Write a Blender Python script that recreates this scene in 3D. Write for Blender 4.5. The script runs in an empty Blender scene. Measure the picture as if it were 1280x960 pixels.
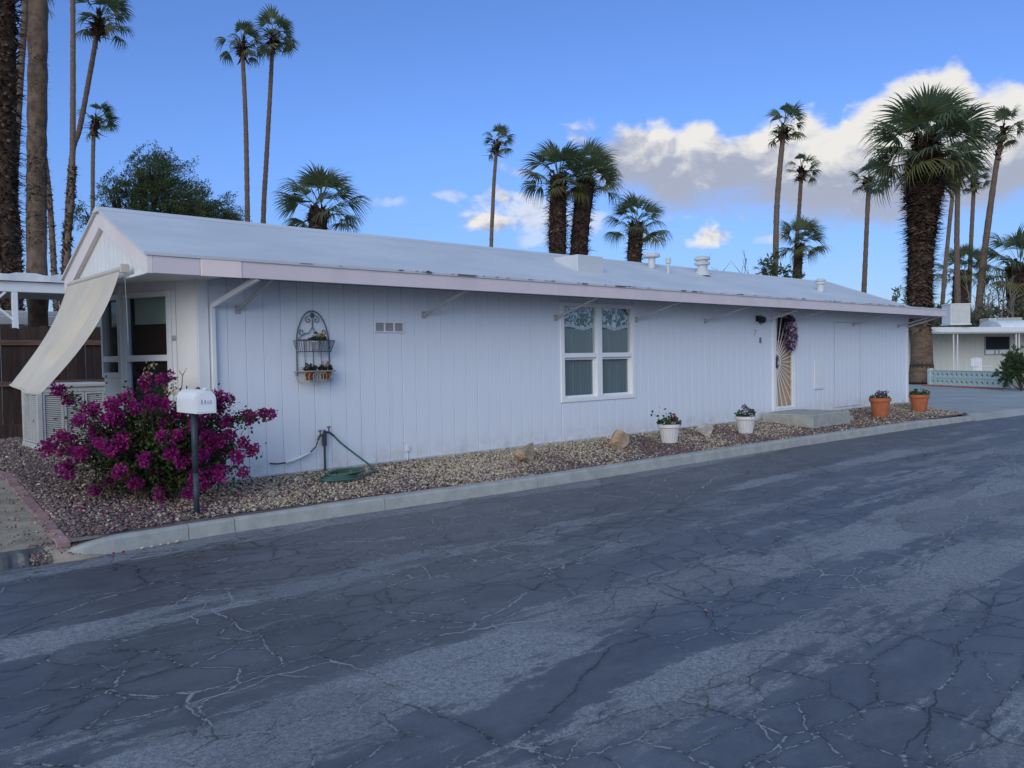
import bpy, math, random
import numpy as np
from mathutils import Vector, Matrix

S = bpy.context.scene
COL = S.collection
random.seed(7)
RNG = np.random.default_rng(7)
PI = math.pi
rad = math.radians

# ------------------------------------------------------------------ camera
cam_d = bpy.data.cameras.new('camera')
cam = bpy.data.objects.new('camera', cam_d)
COL.objects.link(cam)
cam_d.sensor_width = 36.0
cam_d.lens = 28.83
cam_d.clip_end = 3000
cam_d.clip_start = 0.05
cam.matrix_world = Matrix(((0.740975, 0.033754, -0.670683, -3.529),
                           (-0.671297, 0.010828, -0.741109, -9.054),
                           (-0.017753, 0.999372, 0.030683, 1.33),
                           (0, 0, 0, 1)))
S.camera = cam
S.view_settings.view_transform = 'Standard'
S.view_settings.look = 'None'
S.view_settings.gamma = 1.0
S.view_settings.use_curve_mapping = False
S.view_settings.exposure = 0.56
S.cycles.max_bounces = 6
S.cycles.transparent_max_bounces = 12

SUN_AZ = 212.0      # degrees, counter-clockwise from +X
SUN_EL = 22.0


# ------------------------------------------------------------------ node helper
def nd(nt, typ, ins=None, **props):
    n = nt.nodes.new(typ)
    for k, v in props.items():
        setattr(n, k, v)
    for k, v in (ins or {}).items():
        s = n.inputs[k]
        if isinstance(v, bpy.types.NodeSocket):
            nt.links.new(v, s)
        else:
            s.default_value = v
    return n


def mth(nt, op, a, b=None, c=None, clamp=False):
    ins = {0: a}
    if b is not None:
        ins[1] = b
    if c is not None:
        ins[2] = c
    return nd(nt, 'ShaderNodeMath', ins, operation=op, use_clamp=clamp).outputs[0]


def smooth(nt, v, a, b):
    n = nd(nt, 'ShaderNodeMapRange', {0: v, 1: a, 2: b, 3: 0.0, 4: 1.0}, interpolation_type='SMOOTHSTEP')
    return n.outputs[0]


def mixc(nt, f, a, b, mode='MIX'):
    n = nd(nt, 'ShaderNodeMix', {}, data_type='RGBA', blend_type=mode)
    for i, v in ((0, f), (6, a), (7, b)):
        if isinstance(v, bpy.types.NodeSocket):
            nt.links.new(v, n.inputs[i])
        else:
            n.inputs[i].default_value = v if i == 0 else (*v[:3], 1)
    return n.outputs[2]


# ------------------------------------------------------------------ world
W = bpy.data.worlds.new('World')
S.world = W
W.use_nodes = True
wt = W.node_tree
wt.nodes.clear()
sky = nd(wt, 'ShaderNodeTexSky', sky_type='NISHITA', sun_disc=False, sun_elevation=rad(SUN_EL),
         sun_rotation=rad(90 - SUN_AZ), altitude=150.0, air_density=1.0, dust_density=0.6, ozone_density=2.0)
tc = nd(wt, 'ShaderNodeTexCoord')
sx = nd(wt, 'ShaderNodeSeparateXYZ', {0: tc.outputs['Generated']})
az = mth(wt, 'MULTIPLY', mth(wt, 'ARCTAN2', sx.outputs[1], sx.outputs[0]), 180 / PI)
el = mth(wt, 'MULTIPLY', mth(wt, 'ARCSINE', sx.outputs[2]), 180 / PI)


def wnoise(a, e, scale, detail, rough=0.55, seed=0.0, ez=1.35):
    p = nd(wt, 'ShaderNodeCombineXYZ', {0: a, 1: mth(wt, 'MULTIPLY', e, ez), 2: seed})
    return nd(wt, 'ShaderNodeTexNoise', {'Vector': p.outputs[0], 'Scale': scale, 'Detail': detail, 'Roughness': rough},
              noise_dimensions='3D').outputs[0]


def wcurve(pts, x, scale):
    n = nd(wt, 'ShaderNodeFloatCurve', {1: x})
    c = n.mapping.curves[0]
    while len(c.points) > 2:
        c.points.remove(c.points[1])
    pts = sorted(pts)
    c.points[0].location = (0, pts[0][1] / scale)
    c.points[1].location = (1, pts[-1][1] / scale)
    for a, b in pts:
        p = c.points.new((a + 30) / 90, b / scale)
    for p in c.points:
        p.handle_type = 'AUTO_CLAMPED'
    n.mapping.update()
    return mth(wt, 'MULTIPLY', n.outputs[0], scale)


# cloud bank: top and bottom outline by azimuth
top_pts = [(-20, 3), (-8, 9), (2, 13), (10, 13.6), (15.9, 14.3), (17.5, 14.7), (18.4, 15.1), (19.4, 16.2), (22.2, 16.0), (24.3, 15.3),
           (25.5, 14.9), (26.5, 14.1), (28.4, 14.6), (30.9, 14.3), (33, 13.7), (34.5, 14.7), (36.4, 14.5), (38.1, 15.0),
           (39.3, 14.8), (41.5, 14.0), (42.6, 11.5), (45, 6), (50, 4)]
bot_pts = [(-20, 6), (-8, 8), (10, 8.6), (15.9, 8.9), (19.2, 8.3), (22.3, 8.5), (25.5, 8.3), (28.4, 8.9), (33.5, 10.1), (36.1, 9.9),
           (38.8, 10.9), (42.3, 12.2), (50, 13)]
u = mth(wt, 'DIVIDE', mth(wt, 'ADD', az, 30.0), 90.0)
# domain warp
wx = mth(wt, 'MULTIPLY', mth(wt, 'SUBTRACT', wnoise(az, el, 0.16, 3, seed=3.1), 0.5), 4.0)
wy = mth(wt, 'MULTIPLY', mth(wt, 'SUBTRACT', wnoise(az, el, 0.16, 3, seed=8.7), 0.5), 3.0)
azw = mth(wt, 'ADD', az, wx)
elw = mth(wt, 'ADD', el, wy)
nA = wnoise(azw, elw, 0.34, 8, 0.56)
nB = wnoise(mth(wt, 'ADD', azw, 0.55), mth(wt, 'ADD', elw, 0.55), 0.34, 8, 0.56)
nC = wnoise(az, el, 0.35, 6, 0.6, seed=5.0, ez=2.2)
tp = mth(wt, 'ADD', wcurve(top_pts, u, 30.0), 0.75)
bt = wcurve(bot_pts, u, 30.0)
nAc = mth(wt, 'SUBTRACT', nA, 0.5)
dt = mth(wt, 'ADD', mth(wt, 'SUBTRACT', tp, el), mth(wt, 'MULTIPLY', nAc, 3.6))
db = mth(wt, 'ADD', mth(wt, 'SUBTRACT', el, bt), mth(wt, 'MULTIPLY', mth(wt, 'SUBTRACT', nC, 0.5), 3.2))
m_bank = mth(wt, 'MULTIPLY', smooth(wt, dt, -0.2, 0.85), smooth(wt, db, -1.1, 1.3))
# loose clouds: azimuth, elevation, half sizes, strength
blobs = [(49.2, 9.3, 3.3, 1.0, 1.0), (48.3, 11.1, 2.8, 1.3, 1.0), (46.2, 10.0, 3.4, 1.9, 0.7), (42.8, 14.6, 1.6, 1.3, 0.8),
         (34.3, 7.9, 1.7, 0.9, 1.0), (55.8, 10.9, 2.0, 0.5, 0.35), (52.0, 11.2, 1.9, 0.5, 0.45), (32.0, 9.1, 0.9, 0.4, 0.8),
         (46.8, 12.7, 1.5, 0.6, 0.6), (36.7, 9.3, 2.2, 0.7, 0.6), (43.5, 9.2, 2.8, 1.1, 0.55), (46.0, 8.2, 2.5, 0.6, 0.45), (38.5, 8.0, 2.0, 0.4, 0.45), (29.5, 7.6, 2.5, 0.45, 0.4), (24.0, 11.0, 4.0, 1.0, 0.5)]
m_blob = None
for (a, e, sa, se, st) in blobs:
    d = nd(wt, 'ShaderNodeVectorMath', {0: nd(wt, 'ShaderNodeCombineXYZ', {
        0: mth(wt, 'DIVIDE', mth(wt, 'SUBTRACT', az, a), sa), 1: mth(wt, 'DIVIDE', mth(wt, 'SUBTRACT', el, e), se)}).outputs[0]},
        operation='LENGTH').outputs['Value']
    v = mth(wt, 'ADD', mth(wt, 'SUBTRACT', 0.95, d), mth(wt, 'MULTIPLY', nAc, 3.2))
    v = mth(wt, 'MULTIPLY', smooth(wt, v, 0.0, 0.9), st)
    m_blob = v if m_blob is None else mth(wt, 'MAXIMUM', m_blob, v)
mask = mth(wt, 'MAXIMUM', m_bank, m_blob)
# brightness of the cloud: lit from upper left, grey underneath
mid = mth(wt, 'ADD', bt, 2.35)
hgt = mth(wt, 'DIVIDE', mth(wt, 'SUBTRACT', el, mid), 2.6)
relief = mth(wt, 'MULTIPLY', mth(wt, 'SUBTRACT', nA, nB), 2.6)
lit = smooth(wt, mth(wt, 'ADD', mth(wt, 'ADD', hgt, relief), mth(wt, 'MULTIPLY', nAc, 1.2)), -0.25, 1.05)
lit_blob = smooth(wt, mth(wt, 'ADD', mth(wt, 'ADD', 0.45, relief), nAc), -0.1, 0.8)
is_blob = smooth(wt, mth(wt, 'SUBTRACT', m_blob, m_bank), -0.05, 0.2)
litm = nd(wt, 'ShaderNodeMix', {0: is_blob, 2: lit, 3: lit_blob}, data_type='FLOAT').outputs[0]
cloud = mixc(wt, litm, (4.5, 4.9, 6.2), (9.8, 9.6, 9.1))
# deep clear desert blue; the air is cleaner than the sky model's default
skyt = mixc(wt, 1.0, sky.outputs[0], mixc(wt, smooth(wt, el, 2.0, 16.0), (0.70, 0.88, 1.40), (0.94, 1.24, 1.96)), 'MULTIPLY')
colr = mixc(wt, mth(wt, 'MULTIPLY', mask, 0.97), skyt, cloud)
# bright broken cloud added outside the view (south, west) to brighten the front wall
fd_ = nd(wt, 'ShaderNodeVectorMath', {0: tc.outputs['Generated'], 1: (math.cos(rad(48)) * .99, math.sin(rad(48)) * .99, .14)}, operation='DOT_PRODUCT').outputs['Value']
away = mth(wt, 'SUBTRACT', 1.0, smooth(wt, fd_, 0.25, 0.68))
zz_ = mth(wt, 'ADD', mth(wt, 'MAXIMUM', sx.outputs[2], 0.0), 0.25)
dp_ = nd(wt, 'ShaderNodeCombineXYZ', {0: mth(wt, 'DIVIDE', sx.outputs[0], zz_), 1: mth(wt, 'DIVIDE', sx.outputs[1], zz_), 2: 1.7})
nS = nd(wt, 'ShaderNodeTexNoise', {'Vector': dp_.outputs[0], 'Scale': 1.6, 'Detail': 7.0, 'Roughness': 0.58}).outputs[0]
fill_sheet = mth(wt, 'MULTIPLY', mth(wt, 'MULTIPLY', smooth(wt, nS, 0.30, 0.58), away), smooth(wt, sx.outputs[2], 0.01, 0.10))
colr = mixc(wt, mth(wt, 'MULTIPLY', fill_sheet, 0.9), colr, mixc(wt, smooth(wt, nS, 0.45, 0.7), (5.9, 8.2, 11.4), (4.7, 6.8, 10.4)))
bg = nd(wt, 'ShaderNodeBackground', {0: colr, 1: 0.06})
wo = nd(wt, 'ShaderNodeOutputWorld', {0: bg.outputs[0]})

# ------------------------------------------------------------------ sun (low, behind hills: very soft)
sd = bpy.data.lights.new('sun', 'SUN')
sd.energy = 0.95
sd.angle = rad(38)
sd.color = (1.0, 0.93, 0.80)
sun = bpy.data.objects.new('sun', sd)
COL.objects.link(sun)
sv = Vector((math.cos(rad(SUN_AZ)) * math.cos(rad(SUN_EL)), math.sin(rad(SUN_AZ)) * math.cos(rad(SUN_EL)), math.sin(rad(SUN_EL))))
sun.rotation_euler = sv.to_track_quat('Z', 'Y').to_euler()
sun.location = (-20, 5, 12)


# ------------------------------------------------------------------ materials
MATS = {}


def newmat(name):
    m = bpy.data.materials.new(name)
    m.use_nodes = True
    nt = m.node_tree
    b = nt.nodes['Principled BSDF']
    return m, nt, b


def M(name, base, rough=0.6, var=0.12, scale=3.0, bump=0.0, bscale=60.0, spec=0.3, stretch=(1, 1, 1), dirt=None, dscale=1.2, tint=0.0,
      rnd=0.0, metal=0.0, sub=0.0):
    """painted / natural surface: base colour with mottling, optional dirt blotches, per-vertex tint and per-object tint"""
    if name in MATS:
        return MATS[name]
    m, nt, b = newmat(name)
    tcn = nd(nt, 'ShaderNodeTexCoord')
    mp = nd(nt, 'ShaderNodeMapping', {0: tcn.outputs['Object'], 3: stretch})
    n1 = nd(nt, 'ShaderNodeTexNoise', {'Vector': mp.outputs[0], 'Scale': scale, 'Detail': 6.0, 'Roughness': 0.6})
    lo = [c * (1 - var) for c in base]
    hi = [min(0.92, c * (1 + var)) for c in base]
    c = mixc(nt, smooth(nt, n1.outputs[0], 0.3, 0.7), lo, hi)
    if dirt:
        n2 = nd(nt, 'ShaderNodeTexNoise', {'Vector': mp.outputs[0], 'Scale': dscale, 'Detail': 8.0, 'Roughness': 0.65})
        c = mixc(nt, mth(nt, 'MULTIPLY', smooth(nt, n2.outputs[0], 0.52, 0.75), dirt[3]), c, dirt[:3])
    if tint:
        at = nd(nt, 'ShaderNodeAttribute', attribute_name='tint')
        f = mth(nt, 'ADD', 1.0 - tint, mth(nt, 'MULTIPLY', at.outputs['Fac'], 2 * tint))
        c = mixc(nt, 1.0, c, nd(nt, 'ShaderNodeCombineXYZ', {0: f, 1: f, 2: f}).outputs[0], 'MULTIPLY')
    if rnd:
        oi = nd(nt, 'ShaderNodeObjectInfo')
        f = mth(nt, 'ADD', 1.0 - rnd, mth(nt, 'MULTIPLY', oi.outputs['Random'], 2 * rnd))
        c = mixc(nt, 1.0, c, nd(nt, 'ShaderNodeCombineXYZ', {0: f, 1: f, 2: f}).outputs[0], 'MULTIPLY')
    nt.links.new(c, b.inputs['Base Color'])
    b.inputs['Roughness'].default_value = rough
    b.inputs['Specular IOR Level'].default_value = spec
    b.inputs['Metallic'].default_value = metal
    if bump:
        n3 = nd(nt, 'ShaderNodeTexNoise', {'Vector': mp.outputs[0], 'Scale': bscale, 'Detail': 4.0})
        bp = nd(nt, 'ShaderNodeBump', {'Height': n3.outputs[0], 'Strength': bump, 'Distance': 0.01})
        nt.links.new(bp.outputs[0], b.inputs['Normal'])
    MATS[name] = m
    return m


def leafmat(name, a, bcol, trans=0.25, rough=0.55):
    """foliage: colour varies leaf by leaf (attribute tint) and plant by plant"""
    m, nt, b = newmat(name)
    at = nd(nt, 'ShaderNodeAttribute', attribute_name='tint')
    oi = nd(nt, 'ShaderNodeObjectInfo')
    f = mth(nt, 'ADD', mth(nt, 'MULTIPLY', at.outputs['Fac'], 0.75), mth(nt, 'MULTIPLY', oi.outputs['Random'], 0.25))
    c = mixc(nt, f, a, bcol)
    nt.links.new(c, b.inputs['Base Color'])
    b.inputs['Roughness'].default_value = rough
    b.inputs['Specular IOR Level'].default_value = 0.25
    tr = nd(nt, 'ShaderNodeBsdfTranslucent', {0: c})
    mx = nd(nt, 'ShaderNodeMixShader', {0: trans, 1: b.outputs[0], 2: tr.outputs[0]})
    nt.links.new(mx.outputs[0], nt.nodes['Material Output'].inputs[0])
    MATS[name] = m
    return m


def glassmat(name, tint=(0.90, 0.94, 0.95), refl=1.0):
    m, nt, b = newmat(name)
    nt.nodes.remove(b)
    tr = nd(nt, 'ShaderNodeBsdfTransparent', {0: (*tint, 1)})
    gl = nd(nt, 'ShaderNodeBsdfGlossy', {0: (0.9, 0.95, 1.0, 1), 1: 0.03})
    fr = nd(nt, 'ShaderNodeFresnel', {0: 1.6})
    geo = nd(nt, 'ShaderNodeNewGeometry')
    front = mth(nt, 'SUBTRACT', 1.0, geo.outputs['Backfacing'])
    mx = nd(nt, 'ShaderNodeMixShader', {0: mth(nt, 'MULTIPLY', mth(nt, 'MULTIPLY', fr.outputs[0], refl), front, clamp=True), 1: tr.outputs[0], 2: gl.outputs[0]})
    nt.links.new(mx.outputs[0], nt.nodes['Material Output'].inputs[0])
    MATS[name] = m
    return m


white_wall = M('wall_paint', (0.725, 0.75, 0.815), 0.5, 0.03, 1.6, 0.12, 90, dirt=(0.5, 0.5, 0.48, 0.25), dscale=0.7, stretch=(1, 1, 0.35))
wn_ = white_wall.node_tree
wtc = [n_ for n_ in wn_.nodes if n_.type == 'TEX_COORD'][0]
wb_ = wn_.nodes['Principled BSDF']
csrc = wb_.inputs['Base Color'].links[0].from_socket
geo_ = nd(wn_, 'ShaderNodeNewGeometry')
wsx = nd(wn_, 'ShaderNodeSeparateXYZ', {0: geo_.outputs['Position']})
wsn = nd(wn_, 'ShaderNodeTexNoise', {'Vector': geo_.outputs['Position'], 'Scale': 5.0, 'Detail': 8.0, 'Roughness': 0.7}).outputs[0]
splash = mth(wn_, 'MULTIPLY', mth(wn_, 'SUBTRACT', 1.0, smooth(wn_, wsx.outputs[2], 0.02, 0.34)), smooth(wn_, wsn, 0.35, 0.7))
wmp = nd(wn_, 'ShaderNodeMapping', {0: geo_.outputs['Position'], 3: (9.0, 1.0, 0.5)})
drip = smooth(wn_, nd(wn_, 'ShaderNodeTexNoise', {'Vector': wmp.outputs[0], 'Scale': 1.0, 'Detail': 6.0, 'Roughness': 0.6}).outputs[0], 0.55, 0.8)
wc_ = mixc(wn_, mth(wn_, 'MULTIPLY', splash, 0.55), csrc, (0.44, 0.41, 0.37))
wc_ = mixc(wn_, mth(wn_, 'MULTIPLY', drip, 0.22), wc_, (0.46, 0.47, 0.48))
wn_.links.new(wc_, wb_.inputs['Base Color'])
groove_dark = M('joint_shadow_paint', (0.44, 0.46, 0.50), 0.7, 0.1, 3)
core_paint = M('wall_core_paint', (0.60, 0.65, 0.72), 0.6, 0.05, 3)
trim_white = M('trim_paint', (0.76, 0.765, 0.78), 0.45, 0.03, 5)
vinyl = M('vinyl_frame', (0.80, 0.81, 0.82), 0.35, 0.02, 6)
gable_white = M('gable_paint', (0.77, 0.765, 0.75), 0.5, 0.03, 2.5, dirt=(0.55, 0.52, 0.46, 0.3))
fascia_pink = M('fascia_paint', (0.70, 0.60, 0.62), 0.5, 0.05, 2.0, dirt=(0.50, 0.44, 0.46, 0.35), dscale=2)
fascia_new = M('fascia_fresh_paint', (0.86, 0.71, 0.68), 0.5, 0.03, 3)
rake_pink = M('rake_paint', (0.76, 0.68, 0.66), 0.5, 0.05, 3)
roof_mat = M('roof_coating', (0.56, 0.58, 0.60), 0.55, 0.07, 1.1, 0.25, 5, dirt=(0.48, 0.50, 0.54, 0.5), dscale=0.9, stretch=(0.6, 1.6, 1))
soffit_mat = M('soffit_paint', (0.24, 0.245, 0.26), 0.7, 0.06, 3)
brace_mat = M('brace_metal', (0.40, 0.41, 0.42), 0.5, 0.06, 8)
dark_metal = M('dark_metal', (0.05, 0.055, 0.06), 0.5, 0.2, 12)
concrete = M('concrete', (0.36, 0.36, 0.33), 0.85, 0.14, 5, 0.3, 60, dirt=(0.22, 0.22, 0.20, 0.6), dscale=3)
kerb_mat = M('kerb_concrete', (0.36, 0.365, 0.345), 0.85, 0.12, 6, 0.35, 70, dirt=(0.27, 0.28, 0.265, 0.7), dscale=2.6)
drive_mat = M('driveway_concrete', (0.32, 0.345, 0.335), 0.85, 0.1, 0.8, 0.2, 40, dirt=(0.22, 0.22, 0.23, 0.6), dscale=0.35)
dirt_mat = M('dirt', (0.30, 0.255, 0.19), 0.95, 0.25, 5, 0.5, 40, dirt=(0.42, 0.38, 0.28, 0.6), dscale=3)
gravel_base = M('gravel_bed_soil', (0.125, 0.10, 0.10), 0.95, 0.35, 14, 0.6, 50, dirt=(0.30, 0.25, 0.20, 0.7), dscale=1.7)
ground_mat = M('far_ground', (0.28, 0.24, 0.19), 0.95, 0.2, 0.3, dirt=(0.2, 0.19, 0.13, 0.6), dscale=0.2)
brick_mat = M('brick', (0.30, 0.185, 0.17), 0.9, 0.2, 9, 0.4, 60, rnd=0.18)
wood_fence = M('fence_wood', (0.043, 0.026, 0.021), 0.8, 0.35, 5, 0.4, 30, stretch=(3, 3, 0.25), rnd=0.35, dirt=(0.17, 0.095, 0.07, 0.5), dscale=3)
wood_rail = M('fence_rail_wood', (0.13, 0.075, 0.055), 0.8, 0.3, 5, 0.3, 30, stretch=(0.3, 3, 3))
terra = M('terracotta', (0.42, 0.125, 0.055), 0.75, 0.12, 7, 0.1, 60, dirt=(0.5, 0.3, 0.22, 0.3), dscale=6)
white_pot = M('white_pot', (0.66, 0.63, 0.62), 0.5, 0.05, 7)
soil = M('potting_soil', (0.05, 0.04, 0.03), 0.95, 0.3, 30, 0.5, 60)
hose_mat = M('hose_green', (0.06, 0.135, 0.108), 0.45, 0.1, 5)
awn_mat = M('shade_cloth', (0.58, 0.515, 0.42), 0.8, 0.05, 3, 0.15, 200)
cooler_mat = M('cooler_paint', (0.48, 0.48, 0.46), 0.55, 0.08, 4, dirt=(0.33, 0.31, 0.28, 0.5), dscale=3)
cooler_dark = M('cooler_inside', (0.12, 0.12, 0.125), 0.8, 0.1, 4)
mail_white = M('mailbox_paint', (0.84, 0.85, 0.87), 0.35, 0.02, 6)
post_mat = M('mailbox_post_paint', (0.035, 0.052, 0.068), 0.5, 0.2, 10, dirt=(0.14, 0.15, 0.15, 0.5), dscale=7)
rock_tan = M('rock_tan', (0.40, 0.29, 0.19), 0.9, 0.3, 7, 0.5, 18, dirt=(0.55, 0.48, 0.38, 0.6), dscale=6)
rock_pale = M('rock_pale', (0.48, 0.44, 0.40), 0.9, 0.25, 7, 0.5, 18, dirt=(0.38, 0.27, 0.2, 0.6), dscale=6)
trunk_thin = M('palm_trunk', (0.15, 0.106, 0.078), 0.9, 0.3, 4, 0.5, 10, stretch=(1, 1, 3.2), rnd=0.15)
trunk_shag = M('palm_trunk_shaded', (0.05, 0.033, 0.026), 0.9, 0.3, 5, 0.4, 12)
trunk_big = M('palm_trunk_smooth', (0.13, 0.088, 0.062), 0.9, 0.35, 3, 0.5, 10, stretch=(1, 1, 3))
boot_mat = M('palm_boot', (0.19, 0.122, 0.085), 0.9, 0.35, 6, tint=0.85)
bark = M('tree_bark', (0.07, 0.055, 0.042), 0.9, 0.3, 9, 0.5, 20)
petiole_mat = M('palm_petiole', (0.13, 0.15, 0.06), 0.6, 0.2, 5)
palm_leaf = leafmat('palm_leaf', (0.085, 0.125, 0.065), (0.19, 0.23, 0.12), 0.42)
palm_leaf_old = leafmat('palm_leaf_yellowing', (0.09, 0.105, 0.04), (0.17, 0.16, 0.06), 0.25)
mesq_leaf = leafmat('mesquite_leaf', (0.05, 0.08, 0.03), (0.12, 0.15, 0.065), 0.4)
shrub_leaf = leafmat('shrub_leaf', (0.03, 0.055, 0.025), (0.08, 0.12, 0.05), 0.25)
grey_leaf = leafmat('grey_green_leaf', (0.085, 0.095, 0.06), (0.16, 0.17, 0.11), 0.3)
boug_leaf = leafmat('bougainvillea_leaf', (0.022, 0.040, 0.014), (0.065, 0.085, 0.028), 0.2)
boug_bract = leafmat('bougainvillea_bract', (0.10, 0.003, 0.062), (0.50, 0.035, 0.28), 0.32)
boug_dry = leafmat('dry_bract', (0.35, 0.25, 0.15), (0.5, 0.38, 0.22), 0.3)
pot_leaf = leafmat('geranium_leaf', (0.02, 0.05, 0.018), (0.06, 0.12, 0.035), 0.2)
succ_leaf = leafmat('succulent_leaf', (0.02, 0.03, 0.022), (0.06, 0.07, 0.05), 0.1)
fl_red = leafmat('red_petal', (0.20, 0.012, 0.03), (0.42, 0.03, 0.07), 0.3)
fl_pink = leafmat('pink_petal', (0.45, 0.2, 0.28), (0.7, 0.5, 0.55), 0.3)
fl_purple = leafmat('purple_petal', (0.05, 0.012, 0.06), (0.25, 0.14, 0.30), 0.3)
fl_white = leafmat('white_petal', (0.5, 0.42, 0.5), (0.78, 0.72, 0.76), 0.3)
fl_yellow = leafmat('yellow_petal', (0.55, 0.42, 0.04), (0.75, 0.62, 0.1), 0.3)
black = M('black_plastic', (0.02, 0.022, 0.025), 0.4, 0.1, 5)
num_dark = M('number_dark', (0.02, 0.03, 0.035), 0.5, 0.05, 5)
num_pale = M('number_pale', (0.42, 0.47, 0.52), 0.5, 0.05, 5)
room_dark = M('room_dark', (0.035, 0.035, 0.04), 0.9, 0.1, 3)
fence_reflection = M('fence_reflection', (0.075, 0.035, 0.027), 0.7, 0.12, 2, stretch=(0.4, 0.4, 9))  # brown fence reflection of the bay panes, put into a board's colour
shade_green = M('roller_shade', (0.50, 0.56, 0.50), 0.7, 0.03, 3)
curtain_mat = M('curtain', (0.19, 0.23, 0.25), 0.8, 0.08, 3, stretch=(1, 1, 0.2))
sheer_mat = M('lace_trim', (0.6, 0.64, 0.64), 0.8, 0.06, 20)
tan_door = M('wood_door', (0.46, 0.31, 0.19), 0.6, 0.1, 2, stretch=(2, 2, 0.3))
mint = M('mint_block', (0.46, 0.56, 0.53), 0.8, 0.08, 5)
nb_wall = M('neighbour_wall_paint', (0.66, 0.66, 0.60), 0.7, 0.04, 2)
nb_roof = M('neighbour_roof_metal', (0.70, 0.72, 0.74), 0.5, 0.06, 3)
glass = glassmat('window_glass', refl=1.7)
glass_bay = glassmat('bay_glass', (0.9, 0.93, 0.92), 0.8)

# street reflection of the upper panes, painted as pale blotches on dark
vm, vt, vb = newmat('reflection_print')
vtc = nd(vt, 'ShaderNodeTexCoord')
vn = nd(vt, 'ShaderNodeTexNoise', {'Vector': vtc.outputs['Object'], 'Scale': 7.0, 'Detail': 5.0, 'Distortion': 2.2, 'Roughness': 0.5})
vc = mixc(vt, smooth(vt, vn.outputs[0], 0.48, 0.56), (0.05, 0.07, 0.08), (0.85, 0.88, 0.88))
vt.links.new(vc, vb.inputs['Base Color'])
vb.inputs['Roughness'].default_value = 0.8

# pebbles: colour from vertex colours
pm, ptn, pb = newmat('pebble')
pat = nd(ptn, 'ShaderNodeAttribute', attribute_name='pcol')
ptn.links.new(pat.outputs['Color'], pb.inputs['Base Color'])
pb.inputs['Roughness'].default_value = 0.85


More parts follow.
